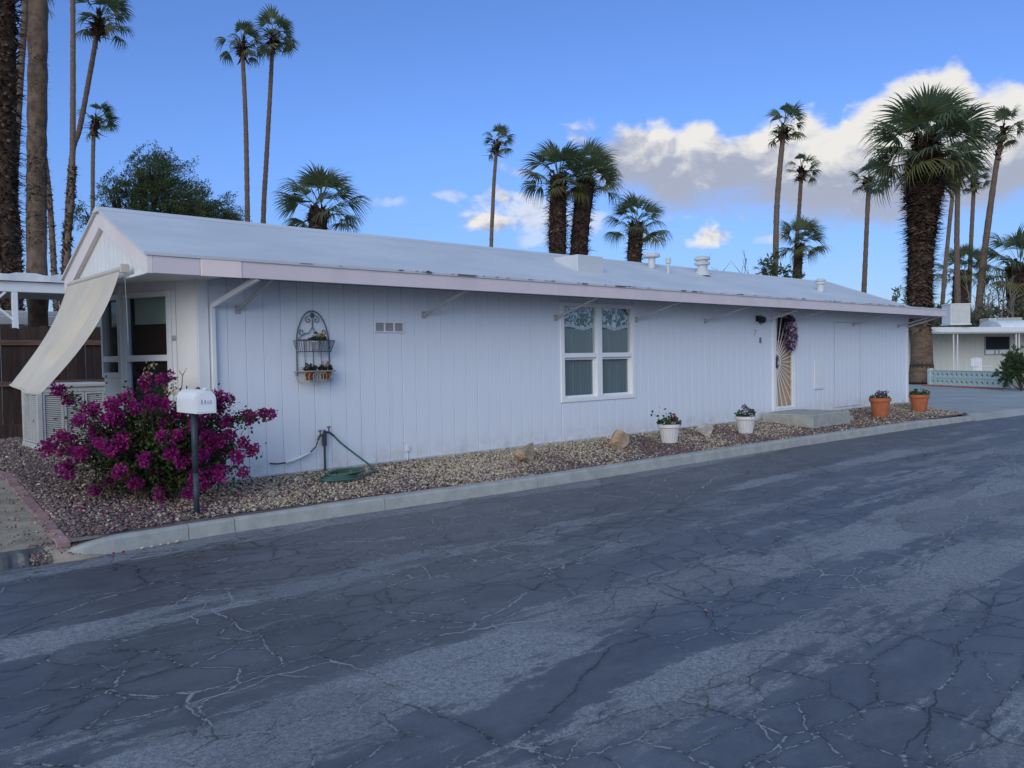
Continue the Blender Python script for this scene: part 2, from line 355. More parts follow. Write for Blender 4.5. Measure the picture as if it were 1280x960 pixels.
# ---- asphalt
def make_road_mat():
    m, nt, b = newmat('old_asphalt')
    tcn = nd(nt, 'ShaderNodeTexCoord')
    P = tcn.outputs['Object']
    sp = nd(nt, 'ShaderNodeSeparateXYZ', {0: P})

    def noise(scale, detail=6.0, rough=0.6, st=(1, 1, 1), off=(0, 0, 0), dist=0.0, vec=None):
        mp = nd(nt, 'ShaderNodeMapping', {0: vec or P, 1: off, 3: st})
        return nd(nt, 'ShaderNodeTexNoise', {'Vector': mp.outputs[0], 'Scale': scale, 'Detail': detail, 'Roughness': rough,
                                             'Distortion': dist}).outputs[0]

    # wear along the driving lanes (function of y, metres)
    ywob = mth(nt, 'ADD', sp.outputs[1], mth(nt, 'MULTIPLY', mth(nt, 'SUBTRACT', noise(0.22, 4, 0.55, (0.8, 1.0, 1), (3, 1, 0)), 0.5), 0.9))
    fc = nd(nt, 'ShaderNodeFloatCurve', {1: mth(nt, 'DIVIDE', mth(nt, 'ADD', ywob, 12.0), 12.0)})
    c = fc.mapping.curves[0]
    pts = [(-12, .45), (-8.6, .40), (-7.9, .52), (-7.3, .36), (-6.75, .66), (-6.3, .34), (-5.75, .78), (-5.3, .40), (-4.95, .32), (-4.45, .56),
           (-4.1, .28), (-3.55, .66), (-3.2, .28), (-2.95, .42), (-2.5, .24), (-2.1, .30), (-1.85, .64), (-1.6, .72)]
    c.points[0].location = (0, .45)
    c.points[1].location = (1, .7)
    for a, v in pts[1:]:
        c.points.new((a + 12) / 12, v)
    fc.mapping.update()
    n1 = noise(1.15, 12, 0.72, (0.13, 1.0, 1), (0, 0, 2), 0.25)
    n2 = noise(3.8, 10, 0.75, (0.22, 1.0, 1), (7, 2, 0), 0.25)
    nb = noise(0.62, 8, 0.7, (0.55, 1.0, 1), (17, 4, 0), 0.3)
    nl = noise(0.21, 4, 0.55, (0.6, 1, 1), (11, 4, 0))
    wv = fc.outputs[0]
    for n_, k_ in ((n1, 1.7), (n2, 1.5), (nb, 0.75), (nl, 0.55), (noise(13, 7, 0.75, (0.4, 1, 1), (4, 14, 0)), 0.9)):
        wv = mth(nt, 'ADD', wv, mth(nt, 'MULTIPLY', mth(nt, 'SUBTRACT', n_, 0.5), k_))
    worn = mth(nt, 'ADD', mth(nt, 'MULTIPLY', smooth(nt, wv, 0.52, 0.60), 0.66), mth(nt, 'MULTIPLY', smooth(nt, wv, 0.15, 0.95), 0.34))
    # aggregate speckle shows where the sealer is gone
    sp1 = noise(48, 4, 0.75)
    sp2 = noise(130, 3, 0.75)
    agg = mth(nt, 'ADD', mth(nt, 'MULTIPLY', smooth(nt, sp1, 0.38, 0.66), 0.55), mth(nt, 'MULTIPLY', smooth(nt, sp2, 0.42, 0.64), 0.55))
    worn_c = mixc(nt, agg, (0.115, 0.122, 0.132), (0.385, 0.392, 0.40))
    # crack network: warped plates
    wv1 = nd(nt, 'ShaderNodeTexNoise', {'Vector': P, 'Scale': 1.6, 'Detail': 4.0, 'Roughness': 0.55})
    wp = nd(nt, 'ShaderNodeVectorMath', {0: P, 1: nd(nt, 'ShaderNodeVectorMath', {0: nd(nt, 'ShaderNodeVectorMath', {0: wv1.outputs['Color'], 1: (0.5, 0.5, 0.5)}, operation='SUBTRACT').outputs[0],
                                                                         1: (0.36, 0.30, 0.0)}, operation='MULTIPLY').outputs[0]}, operation='ADD').outputs[0]
    wv2 = nd(nt, 'ShaderNodeTexNoise', {'Vector': P, 'Scale': 15.0, 'Detail': 5.0, 'Roughness': 0.7})
    wp = nd(nt, 'ShaderNodeVectorMath', {0: wp, 1: nd(nt, 'ShaderNodeVectorMath', {0: nd(nt, 'ShaderNodeVectorMath', {0: wv2.outputs['Color'], 1: (0.5, 0.5, 0.5)}, operation='SUBTRACT').outputs[0],
                                                                       1: (0.05, 0.05, 0.0)}, operation='MULTIPLY').outputs[0]}, operation='ADD').outputs[0]

    def plates(scale, st, width, off):
        mp = nd(nt, 'ShaderNodeMapping', {0: wp, 1: off, 3: st})
        v = nd(nt, 'ShaderNodeTexVoronoi', {'Vector': mp.outputs[0], 'Scale': scale}, feature='DISTANCE_TO_EDGE', voronoi_dimensions='2D')
        cell = nd(nt, 'ShaderNodeTexVoronoi', {'Vector': mp.outputs[0], 'Scale': scale}, feature='F1', voronoi_dimensions='2D')
        d_ = v.outputs['Distance']
        wn = mth(nt, 'MULTIPLY', noise(4.5, 5, 0.65, off=(off[0] + 4, 2, 0)), 2.0 * width)
        line = mth(nt, 'SUBTRACT', 1.0, smooth(nt, d_, mth(nt, 'MULTIPLY', wn, 0.3), wn))
        rim = mth(nt, 'SUBTRACT', 1.0, smooth(nt, d_, 0.0, width * 7))
        tone = nd(nt, 'ShaderNodeSeparateColor', {0: cell.outputs['Color']}).outputs[0]
        return line, rim, tone

    l1, r1_, t1 = plates(1.35, (0.70, 1.15, 1), 0.0100, (0.3, 0.1, 0))
    l2, r2_, t2 = plates(3.1, (0.75, 1.2, 1), 0.019, (5.3, 1.7, 0))
    l3, r3_, t3 = plates(0.42, (0.42, 1.2, 1), 0.0042, (2.3, 6.1, 0))
    k1 = smooth(nt, noise(0.55, 4, 0.55, off=(2, 5, 0)), 0.30, 0.42)
    k2 = smooth(nt, noise(0.5, 4, 0.55, off=(9, 1, 0)), 0.41, 0.49)
    crk = mth(nt, 'MAXIMUM', mth(nt, 'MULTIPLY', l1, k1), mth(nt, 'MAXIMUM', mth(nt, 'MULTIPLY', l2, k2), l3))
    rim = mth(nt, 'MAXIMUM', mth(nt, 'MULTIPLY', r1_, k1), mth(nt, 'MULTIPLY', r2_, k2))
    # sealed plates: each plate its own tone, darker sealer run along the edges
    seal_c = mixc(nt, smooth(nt, noise(3.2, 10, 0.72, (0.5, 1, 1), (1, 9, 0)), 0.3, 0.75), (0.062, 0.068, 0.078), (0.110, 0.117, 0.128))
    seal_c = mixc(nt, mth(nt, 'MULTIPLY', smooth(nt, sp2, 0.52, 0.72), 0.35), seal_c, (0.17, 0.175, 0.18))
    tf = mth(nt, 'ADD', 0.84, mth(nt, 'MULTIPLY', mth(nt, 'ADD', mth(nt, 'MULTIPLY', t1, 0.6), mth(nt, 'MULTIPLY', t2, 0.4)), 0.36))
    seal_c = mixc(nt, 1.0, seal_c, nd(nt, 'ShaderNodeCombineXYZ', {0: tf, 1: tf, 2: tf}).outputs[0], 'MULTIPLY')
    seal_c = mixc(nt, mth(nt, 'MULTIPLY', rim, 0.55), seal_c, (0.048, 0.051, 0.058))
    # plates keep their sealer longer than the wheel tracks
    wornk = mth(nt, 'MULTIPLY', worn, mth(nt, 'SUBTRACT', 1.0, mth(nt, 'MULTIPLY', mth(nt, 'MULTIPLY', k2, t1), 0.5)))
    col = mixc(nt, mth(nt, 'MULTIPLY', wornk, 0.92), seal_c, worn_c)
    # silt fills the cracks in short broken pieces
    silt = smooth(nt, mth(nt, 'ADD', noise(19, 5, 0.75, off=(13, 8, 0)), mth(nt, 'MULTIPLY', mth(nt, 'SUBTRACT', noise(0.8, 4, 0.6, off=(3, 18, 0)), 0.5), 0.9)), 0.47, 0.58)
    crkc = mixc(nt, silt, (0.018, 0.019, 0.022), (0.31, 0.32, 0.315))
    col = mixc(nt, mth(nt, 'MULTIPLY', mth(nt, 'MULTIPLY', crk, 0.92), mth(nt, 'SUBTRACT', 1.0, mth(nt, 'MULTIPLY', wornk, 0.55))), col, crkc)
    # cold joint across the lane
    jl = mth(nt, 'ABSOLUTE', mth(nt, 'ADD', mth(nt, 'SUBTRACT', sp.outputs[0], 3.25), mth(nt, 'ADD', mth(nt, 'MULTIPLY', mth(nt, 'ADD', sp.outputs[1], 5.59), -0.26), mth(nt, 'MULTIPLY', mth(nt, 'SUBTRACT', noise(2.5, 4, 0.6), 0.5), 0.10))))
    jm = mth(nt, 'MULTIPLY', mth(nt, 'SUBTRACT', 1.0, smooth(nt, jl, 0.012, 0.035)), smooth(nt, mth(nt, 'MULTIPLY', sp.outputs[1], -1.0), 4.6, 5.3))
    col = mixc(nt, mth(nt, 'MULTIPLY', jm, 0.55), col, (0.20, 0.205, 0.21))
    # crumbs and small scuffs
    sc = mth(nt, 'MULTIPLY', smooth(nt, noise(9.0, 6, 0.7, (0.35, 1.2, 1), (31, 2, 0), 0.6), 0.68, 0.72), 0.6)
    col = mixc(nt, sc, col, (0.26, 0.265, 0.27))
    pit = smooth(nt, noise(26, 3, 0.6, off=(8, 8, 0)), 0.70, 0.74)
    col = mixc(nt, mth(nt, 'MULTIPLY', pit, 0.8), col, (0.025, 0.026, 0.03))
    nt.links.new(col, b.inputs['Base Color'])
    rg = nd(nt, 'ShaderNodeMapRange', {0: worn, 3: 0.46, 4: 0.8})
    nt.links.new(rg.outputs[0], b.inputs['Roughness'])
    b.inputs['Specular IOR Level'].default_value = 0.5
    hgt_ = mth(nt, 'SUBTRACT', mth(nt, 'ADD', mth(nt, 'MULTIPLY', mth(nt, 'MULTIPLY', sp1, worn), 0.5), mth(nt, 'MULTIPLY', sp2, 0.25)), mth(nt, 'MULTIPLY', crk, 1.2))
    bp = nd(nt, 'ShaderNodeBump', {'Height': hgt_, 'Strength': 0.5, 'Distance': 0.008})
    nt.links.new(bp.outputs[0], b.inputs['Normal'])
    return m


road_mat = make_road_mat()


# ------------------------------------------------------------------ mesh helpers
class MB:
    """collects simple shapes into one mesh"""

    def __init__(self):
        self.v = []
        self.f = []

    def add(self, vs, fs):
        o = len(self.v)
        self.v.extend([tuple(p) for p in vs])
        self.f.extend([tuple(o + i for i in f) for f in fs])
        return self

    def box(self, x0, x1, y0, y1, z0, z1):
        return self.add([(x0, y0, z0), (x1, y0, z0), (x1, y1, z0), (x0, y1, z0), (x0, y0, z1), (x1, y0, z1), (x1, y1, z1), (x0, y1, z1)],
                        [(0, 3, 2, 1), (4, 5, 6, 7), (0, 1, 5, 4), (1, 2, 6, 5), (2, 3, 7, 6), (3, 0, 4, 7)])

    def bbox(self, x0, x1, y0, y1, z0, z1, b=0.006):
        """box with chamfered long edges on every side (cheap bevel)"""
        vs = []
        for sx_ in (0, 1):
            for sy in (0, 1):
                for sz in (0, 1):
                    X = (x0, x1)[sx_]; Y = (y0, y1)[sy]; Z = (z0, z1)[sz]
                    ix = b if sx_ == 0 else -b; iy = b if sy == 0 else -b; iz = b if sz == 0 else -b
                    vs += [(X, Y + iy, Z + iz), (X + ix, Y, Z + iz), (X + ix, Y + iy, Z)]
        import itertools
        idx = lambda a, b_, c, k: ((a * 2 + b_) * 2 + c) * 3 + k
        fs = []
        for s in (0, 1):
            fs.append([idx(s, 0, 0, 0), idx(s, 1, 0, 0), idx(s, 1, 1, 0), idx(s, 0, 1, 0)])
            fs.append([idx(0, s, 0, 1), idx(1, s, 0, 1), idx(1, s, 1, 1), idx(0, s, 1, 1)])
            fs.append([idx(0, 0, s, 2), idx(1, 0, s, 2), idx(1, 1, s, 2), idx(0, 1, s, 2)])
        for a in (0, 1):
            for c in (0, 1):
                fs.append([idx(a, c, 0, 0), idx(a, c, 1, 0), idx(a, c, 1, 1), idx(a, c, 0, 1)])
                fs.append([idx(a, 0, c, 0), idx(a, 1, c, 0), idx(a, 1, c, 2), idx(a, 0, c, 2)])
                fs.append([idx(0, a, c, 1), idx(1, a, c, 1), idx(1, a, c, 2), idx(0, a, c, 2)])
        for i in range(8):
            fs.append([i * 3, i * 3 + 1, i * 3 + 2])
        return self.add(vs, fs)

    def tube(self, pts, r, n=8, cap=True):
        pts = [Vector(p) for p in pts]
        rs = r if isinstance(r, (list, tuple)) else [r] * len(pts)
        up = Vector((0, 0, 1))
        vs = []
        prev = None
        for i, p in enumerate(pts):
            d = (pts[min(i + 1, len(pts) - 1)] - pts[max(i - 1, 0)]).normalized()
            if prev is None:
                a = d.cross(up)
                if a.length < 0.1:
                    a = d.cross(Vector((1, 0, 0)))
                a.normalize()
            else:
                a = (prev - d * prev.dot(d)).normalized()
            prev = a
            b_ = d.cross(a)
            for k in range(n):
                t = 2 * PI * k / n
                vs.append(p + (a * math.cos(t) + b_ * math.sin(t)) * rs[i])
        fs = []
        for i in range(len(pts) - 1):
            for k in range(n):
                fs.append((i * n + k, i * n + (k + 1) % n, (i + 1) * n + (k + 1) % n, (i + 1) * n + k))
        if cap:
            fs.append(tuple(range(n - 1, -1, -1)))
            fs.append(tuple((len(pts) - 1) * n + k for k in range(n)))
        return self.add(vs, fs)

    def bar(self, p0, p1, w, h, upv=(0, 0, 1)):
        """rectangular bar from p0 to p1"""
        p0 = Vector(p0); p1 = Vector(p1)
        d = (p1 - p0).normalized()
        a = d.cross(Vector(upv))
        if a.length < 1e-3:
            a = d.cross(Vector((1, 0, 0)))
        a.normalize()
        b_ = a.cross(d).normalized()
        vs = []
        for p in (p0, p1):
            for sa, sb in ((-1, -1), (1, -1), (1, 1), (-1, 1)):
                vs.append(p + a * (sa * w / 2) + b_ * (sb * h / 2))
        return self.add(vs, [(3, 2, 1, 0), (4, 5, 6, 7), (0, 1, 5, 4), (1, 2, 6, 5), (2, 3, 7, 6), (3, 0, 4, 7)])

    def lathe(self, prof, c, n=24):
        cx, cy, cz = c
        vs = []
        for (r_, z) in prof:
            for k in range(n):
                t = 2 * PI * k / n
                vs.append((cx + r_ * math.cos(t), cy + r_ * math.sin(t), cz + z))
        fs = []
        for i in range(len(prof) - 1):
            for k in range(n):
                fs.append((i * n + k, i * n + (k + 1) % n, (i + 1) * n + (k + 1) % n, (i + 1) * n + k))
        fs.append(tuple(range(n - 1, -1, -1)))
        fs.append(tuple((len(prof) - 1) * n + k for k in range(n)))
        return self.add(vs, fs)

    def prism(self, poly, lo, hi, axis='z'):
        """polygon extruded along an axis: poly is 2D in the other two axes"""
        n = len(poly)

        def mk(p, h):
            return (p[0], p[1], h) if axis == 'z' else ((h, p[0], p[1]) if axis == 'x' else (p[0], h, p[1]))
        vs = [mk(p, lo) for p in poly] + [mk(p, hi) for p in poly]
        fs = [tuple(range(n - 1, -1, -1)), tuple(range(n, 2 * n))]
        for i in range(n):
            fs.append((i, (i + 1) % n, n + (i + 1) % n, n + i))
        return self.add(vs, fs)

    def xf(self, mat):
        self.v = [tuple(mat @ Vector(p)) for p in self.v]
        return self

    def mesh(self, name, mat, smooth_=False, off=(0, 0, 0)):
        me = bpy.data.meshes.new(name)
        o = off
        me.from_pydata([(p[0] - o[0], p[1] - o[1], p[2] - o[2]) for p in self.v], [], self.f)
        if mat:
            me.materials.append(mat)
        if smooth_:
            me.polygons.foreach_set('use_smooth', [True] * len(me.polygons))
        me.update()
        return me


def wloc(o):
    l = Vector((0, 0, 0))
    while o is not None:
        l = l + o.location
        o = o.parent
    return l


def put(name, me, parent=None, loc=(0, 0, 0)):
    o = bpy.data.objects.new(name, me)
    COL.objects.link(o)
    o.location = loc
    if parent is not None:
        o.parent = parent
    return o


def part(name, mb, mat, parent=None, smooth_=False, world=True):
    off = wloc(parent) if (parent is not None and world) else (0, 0, 0)
    return put(name, mb.mesh(name, mat, smooth_, off), parent)


def tag(o, label, cat, group=None, kind=None):
    if label:
        o['label'] = label
    if cat:
        o['category'] = cat
    if group:
        o['group'] = group
    if kind:
        o['kind'] = kind
    return o


def thing(name, label, cat, loc, group=None, rot=0.0):
    o = bpy.data.objects.new(name, None)
    COL.objects.link(o)
    o.empty_display_size = 0.2
    o.location = loc
    o.rotation_euler = (0, 0, rot)
    return tag(o, label, cat, group)


def struct(name, mb, mat, smooth_=False):
    o = part(name, mb, mat, None, smooth_)
    o['kind'] = 'structure'
    return o


def npmesh(name, V, F, mat, tint=None, cols=None, smooth_=False):
    """V (n,3), F (m,k) arrays -> mesh, optional per-vertex tint / colour"""
    me = bpy.data.meshes.new(name)
    V = np.asarray(V, np.float32)
    F = np.asarray(F, np.int32)
    me.vertices.add(len(V))
    me.vertices.foreach_set('co', V.ravel())
    k = F.shape[1]
    me.loops.add(F.size)
    me.loops.foreach_set('vertex_index', F.ravel())
    me.polygons.add(len(F))
    me.polygons.foreach_set('loop_start', np.arange(0, F.size, k, dtype=np.int32))
    if smooth_:
        me.polygons.foreach_set('use_smooth', np.ones(len(F), bool))
    me.update(calc_edges=True)
    if tint is not None:
        a = me.attributes.new('tint', 'FLOAT', 'POINT')
        a.data.foreach_set('value', np.asarray(tint, np.float32))
    if cols is not None:
        a = me.attributes.new('pcol', 'FLOAT_COLOR', 'POINT')
        a.data.foreach_set('color', np.asarray(cols, np.float32).ravel())
    me.materials.append(mat)
    return me


def unit(a):
    return a / np.maximum(np.linalg.norm(a, axis=-1, keepdims=True), 1e-9)


def leafquads(pos, dirs, L, Wd, fold=0.25, rng=RNG, tint=None):
    """each leaf: a kite of two folded triangles-pairs along dirs; returns V,F,tint"""
    n = len(pos)
    dirs = unit(dirs)
    rv = unit(rng.normal(size=(n, 3)))
    side = unit(np.cross(dirs, rv))
    nor = np.cross(side, dirs)
    L = np.broadcast_to(np.asarray(L, float), (n,))[:, None]
    Wd = np.broadcast_to(np.asarray(Wd, float), (n,))[:, None]
    b0 = pos
    m = pos + dirs * L * 0.5 - nor * Wd * fold
    l_ = pos + dirs * L * 0.45 + side * Wd * 0.5 + nor * Wd * fold
    r_ = pos + dirs * L * 0.45 - side * Wd * 0.5 + nor * Wd * fold
    tp_ = pos + dirs * L
    V = np.stack([b0, l_, tp_, r_], 1).reshape(-1, 3)
    i = np.arange(n)[:, None] * 4
    F = np.concatenate([i + np.array([[0, 1, 2]]), i + np.array([[0, 2, 3]])], 0)
    t = rng.random(n) if tint is None else tint
    return V, F, np.repeat(t, 4)


# ------------------------------------------------------------------ ground
def zg(x, y):
    """garden height: falls from the house to the kerb, level further back"""
    return min(0.12, 0.09 * y)


KERB = [(-1.86, -1.40), (-1.76, -1.48), (-1.62, -1.525), (-1.4, -1.535), (-1.1, -1.50), (-0.6, -1.47), (0.0, -1.48), (0.8, -1.53), (3.0, -1.71), (5.5, -1.76), (9.8, -1.83),
        (14.4, -2.01), (17.0, -2.19)]


def kerb_y(x):
    for (a, b_), (c, d) in zip(KERB, KERB[1:]):
        if x <= c:
            t = max(0.0, (x - a) / (c - a))
            return b_ + (d - b_) * t
    return KERB[-1][1]


g = MB()
g.add([(-1500, -1500, -0.34), (1500, -1500, -0.34), (1500, 1500, -0.34), (-1500, 1500, -0.34)], [(0, 1, 2, 3)])
struct('ground', g, ground_mat)
g = MB()
xs = [-70, -3, -1.86] + [k[0] for k in KERB[1:]] + [40, 90]
ys = [-1.3, -1.3, -1.36] + [k[1] + 0.06 for k in KERB[1:]] + [-3.3, -6.0]
vs = [(x, y, -0.28) for x, y in zip(xs, ys)] + [(x, -22, -0.28) for x in xs]
n = len(xs)
g.add(vs, [(i, n + i, n + i + 1, i + 1) for i in range(n - 1)])
struct('road', g, road_mat)

# garden sheets
g = MB()
gx = [-1.5, -1.2, -0.8, -0.3, 0.3, 1.0, 2, 3, 4.5, 6, 8, 10, 12, 14, 15.6, 16.9]
vs = []
for x in gx:
    yk = kerb_y(x) + 0.06
    for t in (0, 0.5, 1.0):
        y = yk + (0.12 - yk) * t
        zz_g = zg(x, y)
        if x > 14.5:
            zz_g += (max(zz_g, -0.105) - zz_g) * min(1, (x - 14.5) / 1.5)
        vs.append((x + (2.0 * t if x > 16 else (-.05 * (2 - y) - .03 if x == gx[0] else 0)), y, zz_g - 0.012))
g.add(vs, [(i * 3 + k, (i + 1) * 3 + k, (i + 1) * 3 + k + 1, i * 3 + k + 1) for i in range(len(gx) - 1) for k in range(2)])
# side yard west of the house
g.add([(-1.5, 0.12, 0.0), (2.5, 0.12, 0.0), (2.5, 1.34, 0.108), (-1.5, 1.34, 0.108)], [(0, 1, 2, 3)])
g.add([(-1.5, 1.34, 0.108), (6, 1.34, 0.108), (6, 9, 0.108), (-1.5, 9, 0.108)], [(0, 1, 2, 3)])
struct('gravel_bed', g, gravel_base)
g = MB()
g.add([(-12, -1.36, -0.16), (-1.9, -1.40, -0.16), (-1.5, -1.32, -0.135), (-1.5, 0.0, -0.018), (-12, 0.0, -0.018)], [(0, 1, 2, 3, 4)])
g.add([(-1.9, -1.40, -0.16), (-1.95, -1.56, -0.288), (-1.60, -1.60, -0.286), (-1.5, -1.32, -0.135)], [(0, 1, 2, 3)])
g.add([(-1.5, -1.32, -0.135), (-1.60, -1.60, -0.286), (-1.3, -1.50, -0.27), (-1.2, -1.36, -0.135)], [(0, 1, 2, 3)])
g.add([(-12, 0, -0.018), (-1.5, 0.0, -0.018), (-1.5, 1.34, 0.1), (-12, 1.34, 0.1)], [(0, 1, 2, 3)])
g.add([(-12, 1.34, 0.1), (-1.5, 1.34, 0.1), (-1.5, 9, 0.1), (-12, 9, 0.1)], [(0, 1, 2, 3)])
struct('dirt_path', g, dirt_mat)
g = MB()
g.add([(-80, 7.6, 0.09), (30, 7.6, 0.09), (30, 90, 0.05), (-80, 90, 0.05)], [(0, 1, 2, 3)])
struct('back_yard_ground', g, ground_mat)
# driveway to the east of the house, with a low lip to the road
g = MB()
g.add([(16.8, -1.95, -0.125), (20.5, -2.42, -0.125), (30, -3.3, -0.125), (30.2, 0.9, -0.115), (35.2, 6.0, -0.115), (35.2, 40, -0.1),
       (18.9, 40, -0.1), (18.9, 0.12, -0.115)], [tuple(range(8))])
struct('driveway', g, drive_mat)
g = MB()
g.prism([(-2.02, -0.121), (-2.14, -0.14), (-2.28, -0.23), (-2.32, -0.30), (-1.9, -0.30)], 16.9, 30, 'x')
for i, v in enumerate(g.v):
    g.v[i] = (v[0], v[1] - (v[0] - 17.06) * 0.098, v[2])
struct('driveway_lip', g, drive_mat)
g = MB()
g.add([(30.2, 0.9, -0.1), (60, -8, -0.1), (120, 10, -0.1), (120, 60, -0.05), (35.2, 60, -0.08), (35.2, 6.0, -0.1)], [(0, 1, 2, 3, 4, 5)])
struct('neighbour_yard', g, dirt_mat)

# kerb in sections with open joints
kroot = thing('kerb', None, None, (0, 0, 0))
kroot['kind'] = 'structure'


def kerb_section(x0, x1):
    mb = MB()
    n = max(2, int((x1 - x0) / (0.35 if x0 > -1 else 0.06)) + 1)
    rings = []
    for i in range(n + 1):
        x = x0 + (x1 - x0) * i / n
        y = kerb_y(x)
        h = 0.0
        drop = max(0.0, min(1.0, (x + 1.87) / 0.55))
        drop = 1 - (1 - drop) ** 2.2
        if x > 16.6:
            drop = 1 - 0.35 * (x - 16.6) / 0.46
        zt = -0.28 + 0.015 + (0.125 if x < 14 else 0.125 - 0.02 * (x - 14) / 3) * drop
        rings.append([(x, y + 0.14, -0.36), (x, y + 0.14, zt), (x, y + 0.025, zt - 0.002), (x, y + 0.006, zt - 0.008), (x, y - 0.004, zt - 0.028),
                      (x, y - 0.02, -0.36)])
    vs = [p for r_ in rings for p in r_]
    fs = []
    for i in range(n):
        for k in range(5):
            fs.append((i * 6 + k, i * 6 + k + 1, (i + 1) * 6 + k + 1, (i + 1) * 6 + k))
    fs.append(tuple(range(6)))
    fs.append(tuple(n * 6 + k for k in range(5, -1, -1)))
    mb.add(vs, fs)
    return mb


joints = [-1.86, -0.72, -0.28, 1.35, 3.5, 5.9, 8.4, 10.9, 12.6, 14.9, 17.05]
for a, b_ in zip(joints, joints[1:]):
    part('kerb_section', kerb_section(a + 0.003, b_ - 0.004), kerb_mat, kroot)

# dark ribbed kerb ramp on the far left
mb = MB()
n = 40
rings = []
for i in range(n + 1):
    x = -3.4 + (3.4 - 1.90) * i / n
    rb = 0.010 * (1 if (i % 4) < 2 else -1)
    rings.append([(x, -1.30, -0.3), (x, -1.30, -0.155), (x, -1.41, -0.160), (x, -1.45 - rb, -0.185), (x, -1.485 - rb, -0.3)])
mb.add([p for r_ in rings for p in r_], [(i * 5 + k, i * 5 + k + 1, (i + 1) * 5 + k + 1, (i + 1) * 5 + k) for i in range(n) for k in range(4)]
       + [tuple(n * 5 + k for k in range(4, -1, -1)), (0, 1, 2, 3, 4)])
tag(part('kerb_ramp', mb, M('ramp_grey', (0.075, 0.08, 0.088), 0.7, 0.25, 8, 0.2, 40, dirt=(0.3, 0.31, 0.31, 0.5), dscale=5)),
    'dark ribbed ramp block lying against the left end of the kerb', 'kerb ramp')

# brick edging between path and gravel
ed = thing('brick_edging', 'row of worn pink bricks edging the dirt path beside the gravel', 'garden edging', (-1.57, 0, 0))
bm_ = {}
for i in range(26):
    y0 = -1.44 + i * 0.215
    z0 = zg(0, y0) - 0.036
    mb = MB().bbox(-0.055, 0.055, 0.004, 0.204, -0.05, 0.032, 0.008)
    if not bm_:
        bm_['m'] = mb.mesh('brick', brick_mat)
    b_ = put('brick', bm_['m'], ed, (random.uniform(-0.008, 0.008) - .05 * max(0, 2 - y0), y0, z0 + random.uniform(-0.006, 0.006)))
    b_.rotation_euler = (0.09 if y0 < 1.2 else 0, 0, random.uniform(-0.03, 0.03) - (.05 if y0 < 2 else 0))

# ------------------------------------------------------------------ pebbles (stuff)
ICO = np.array([(0, 0, 1), (.894, 0, .447), (.276, .851, .447), (-.724, .526, .447), (-.724, -.526, .447), (.276, -.851, .447),
                (.724, .526, -.447), (-.276, .851, -.447), (-.894, 0, -.447), (-.276, -.851, -.447), (.724, -.526, -.447), (0, 0, -1)])
ICF = np.array([(0, 1, 2), (0, 2, 3), (0, 3, 4), (0, 4, 5), (0, 5, 1), (1, 6, 2), (2, 7, 3), (3, 8, 4), (4, 9, 5), (5, 10, 1),
                (6, 7, 2), (7, 8, 3), (8, 9, 4), (9, 10, 5), (10, 6, 1), (11, 7, 6), (11, 8, 7), (11, 9, 8), (11, 10, 9), (11, 6, 10)])


def vnoise(x, y, s, seed):
    r = np.random.default_rng(seed)
    out = np.zeros_like(x)
    for k in range(5):
        a = r.uniform(0, 2 * PI)
        f = s * r.uniform(0.6, 1.8)
        out += np.sin((x * math.cos(a) + y * math.sin(a)) * f + r.uniform(0, 6.3))
    return out / 5


def pebbles(n, xr, yf, dens_fall, size, seed):
    r = np.random.default_rng(seed)
    x = r.uniform(xr[0], xr[1], n)
    u_ = r.random(n)
    y = np.array([yf(a, b_) for a, b_ in zip(x, u_)])
    return x, y


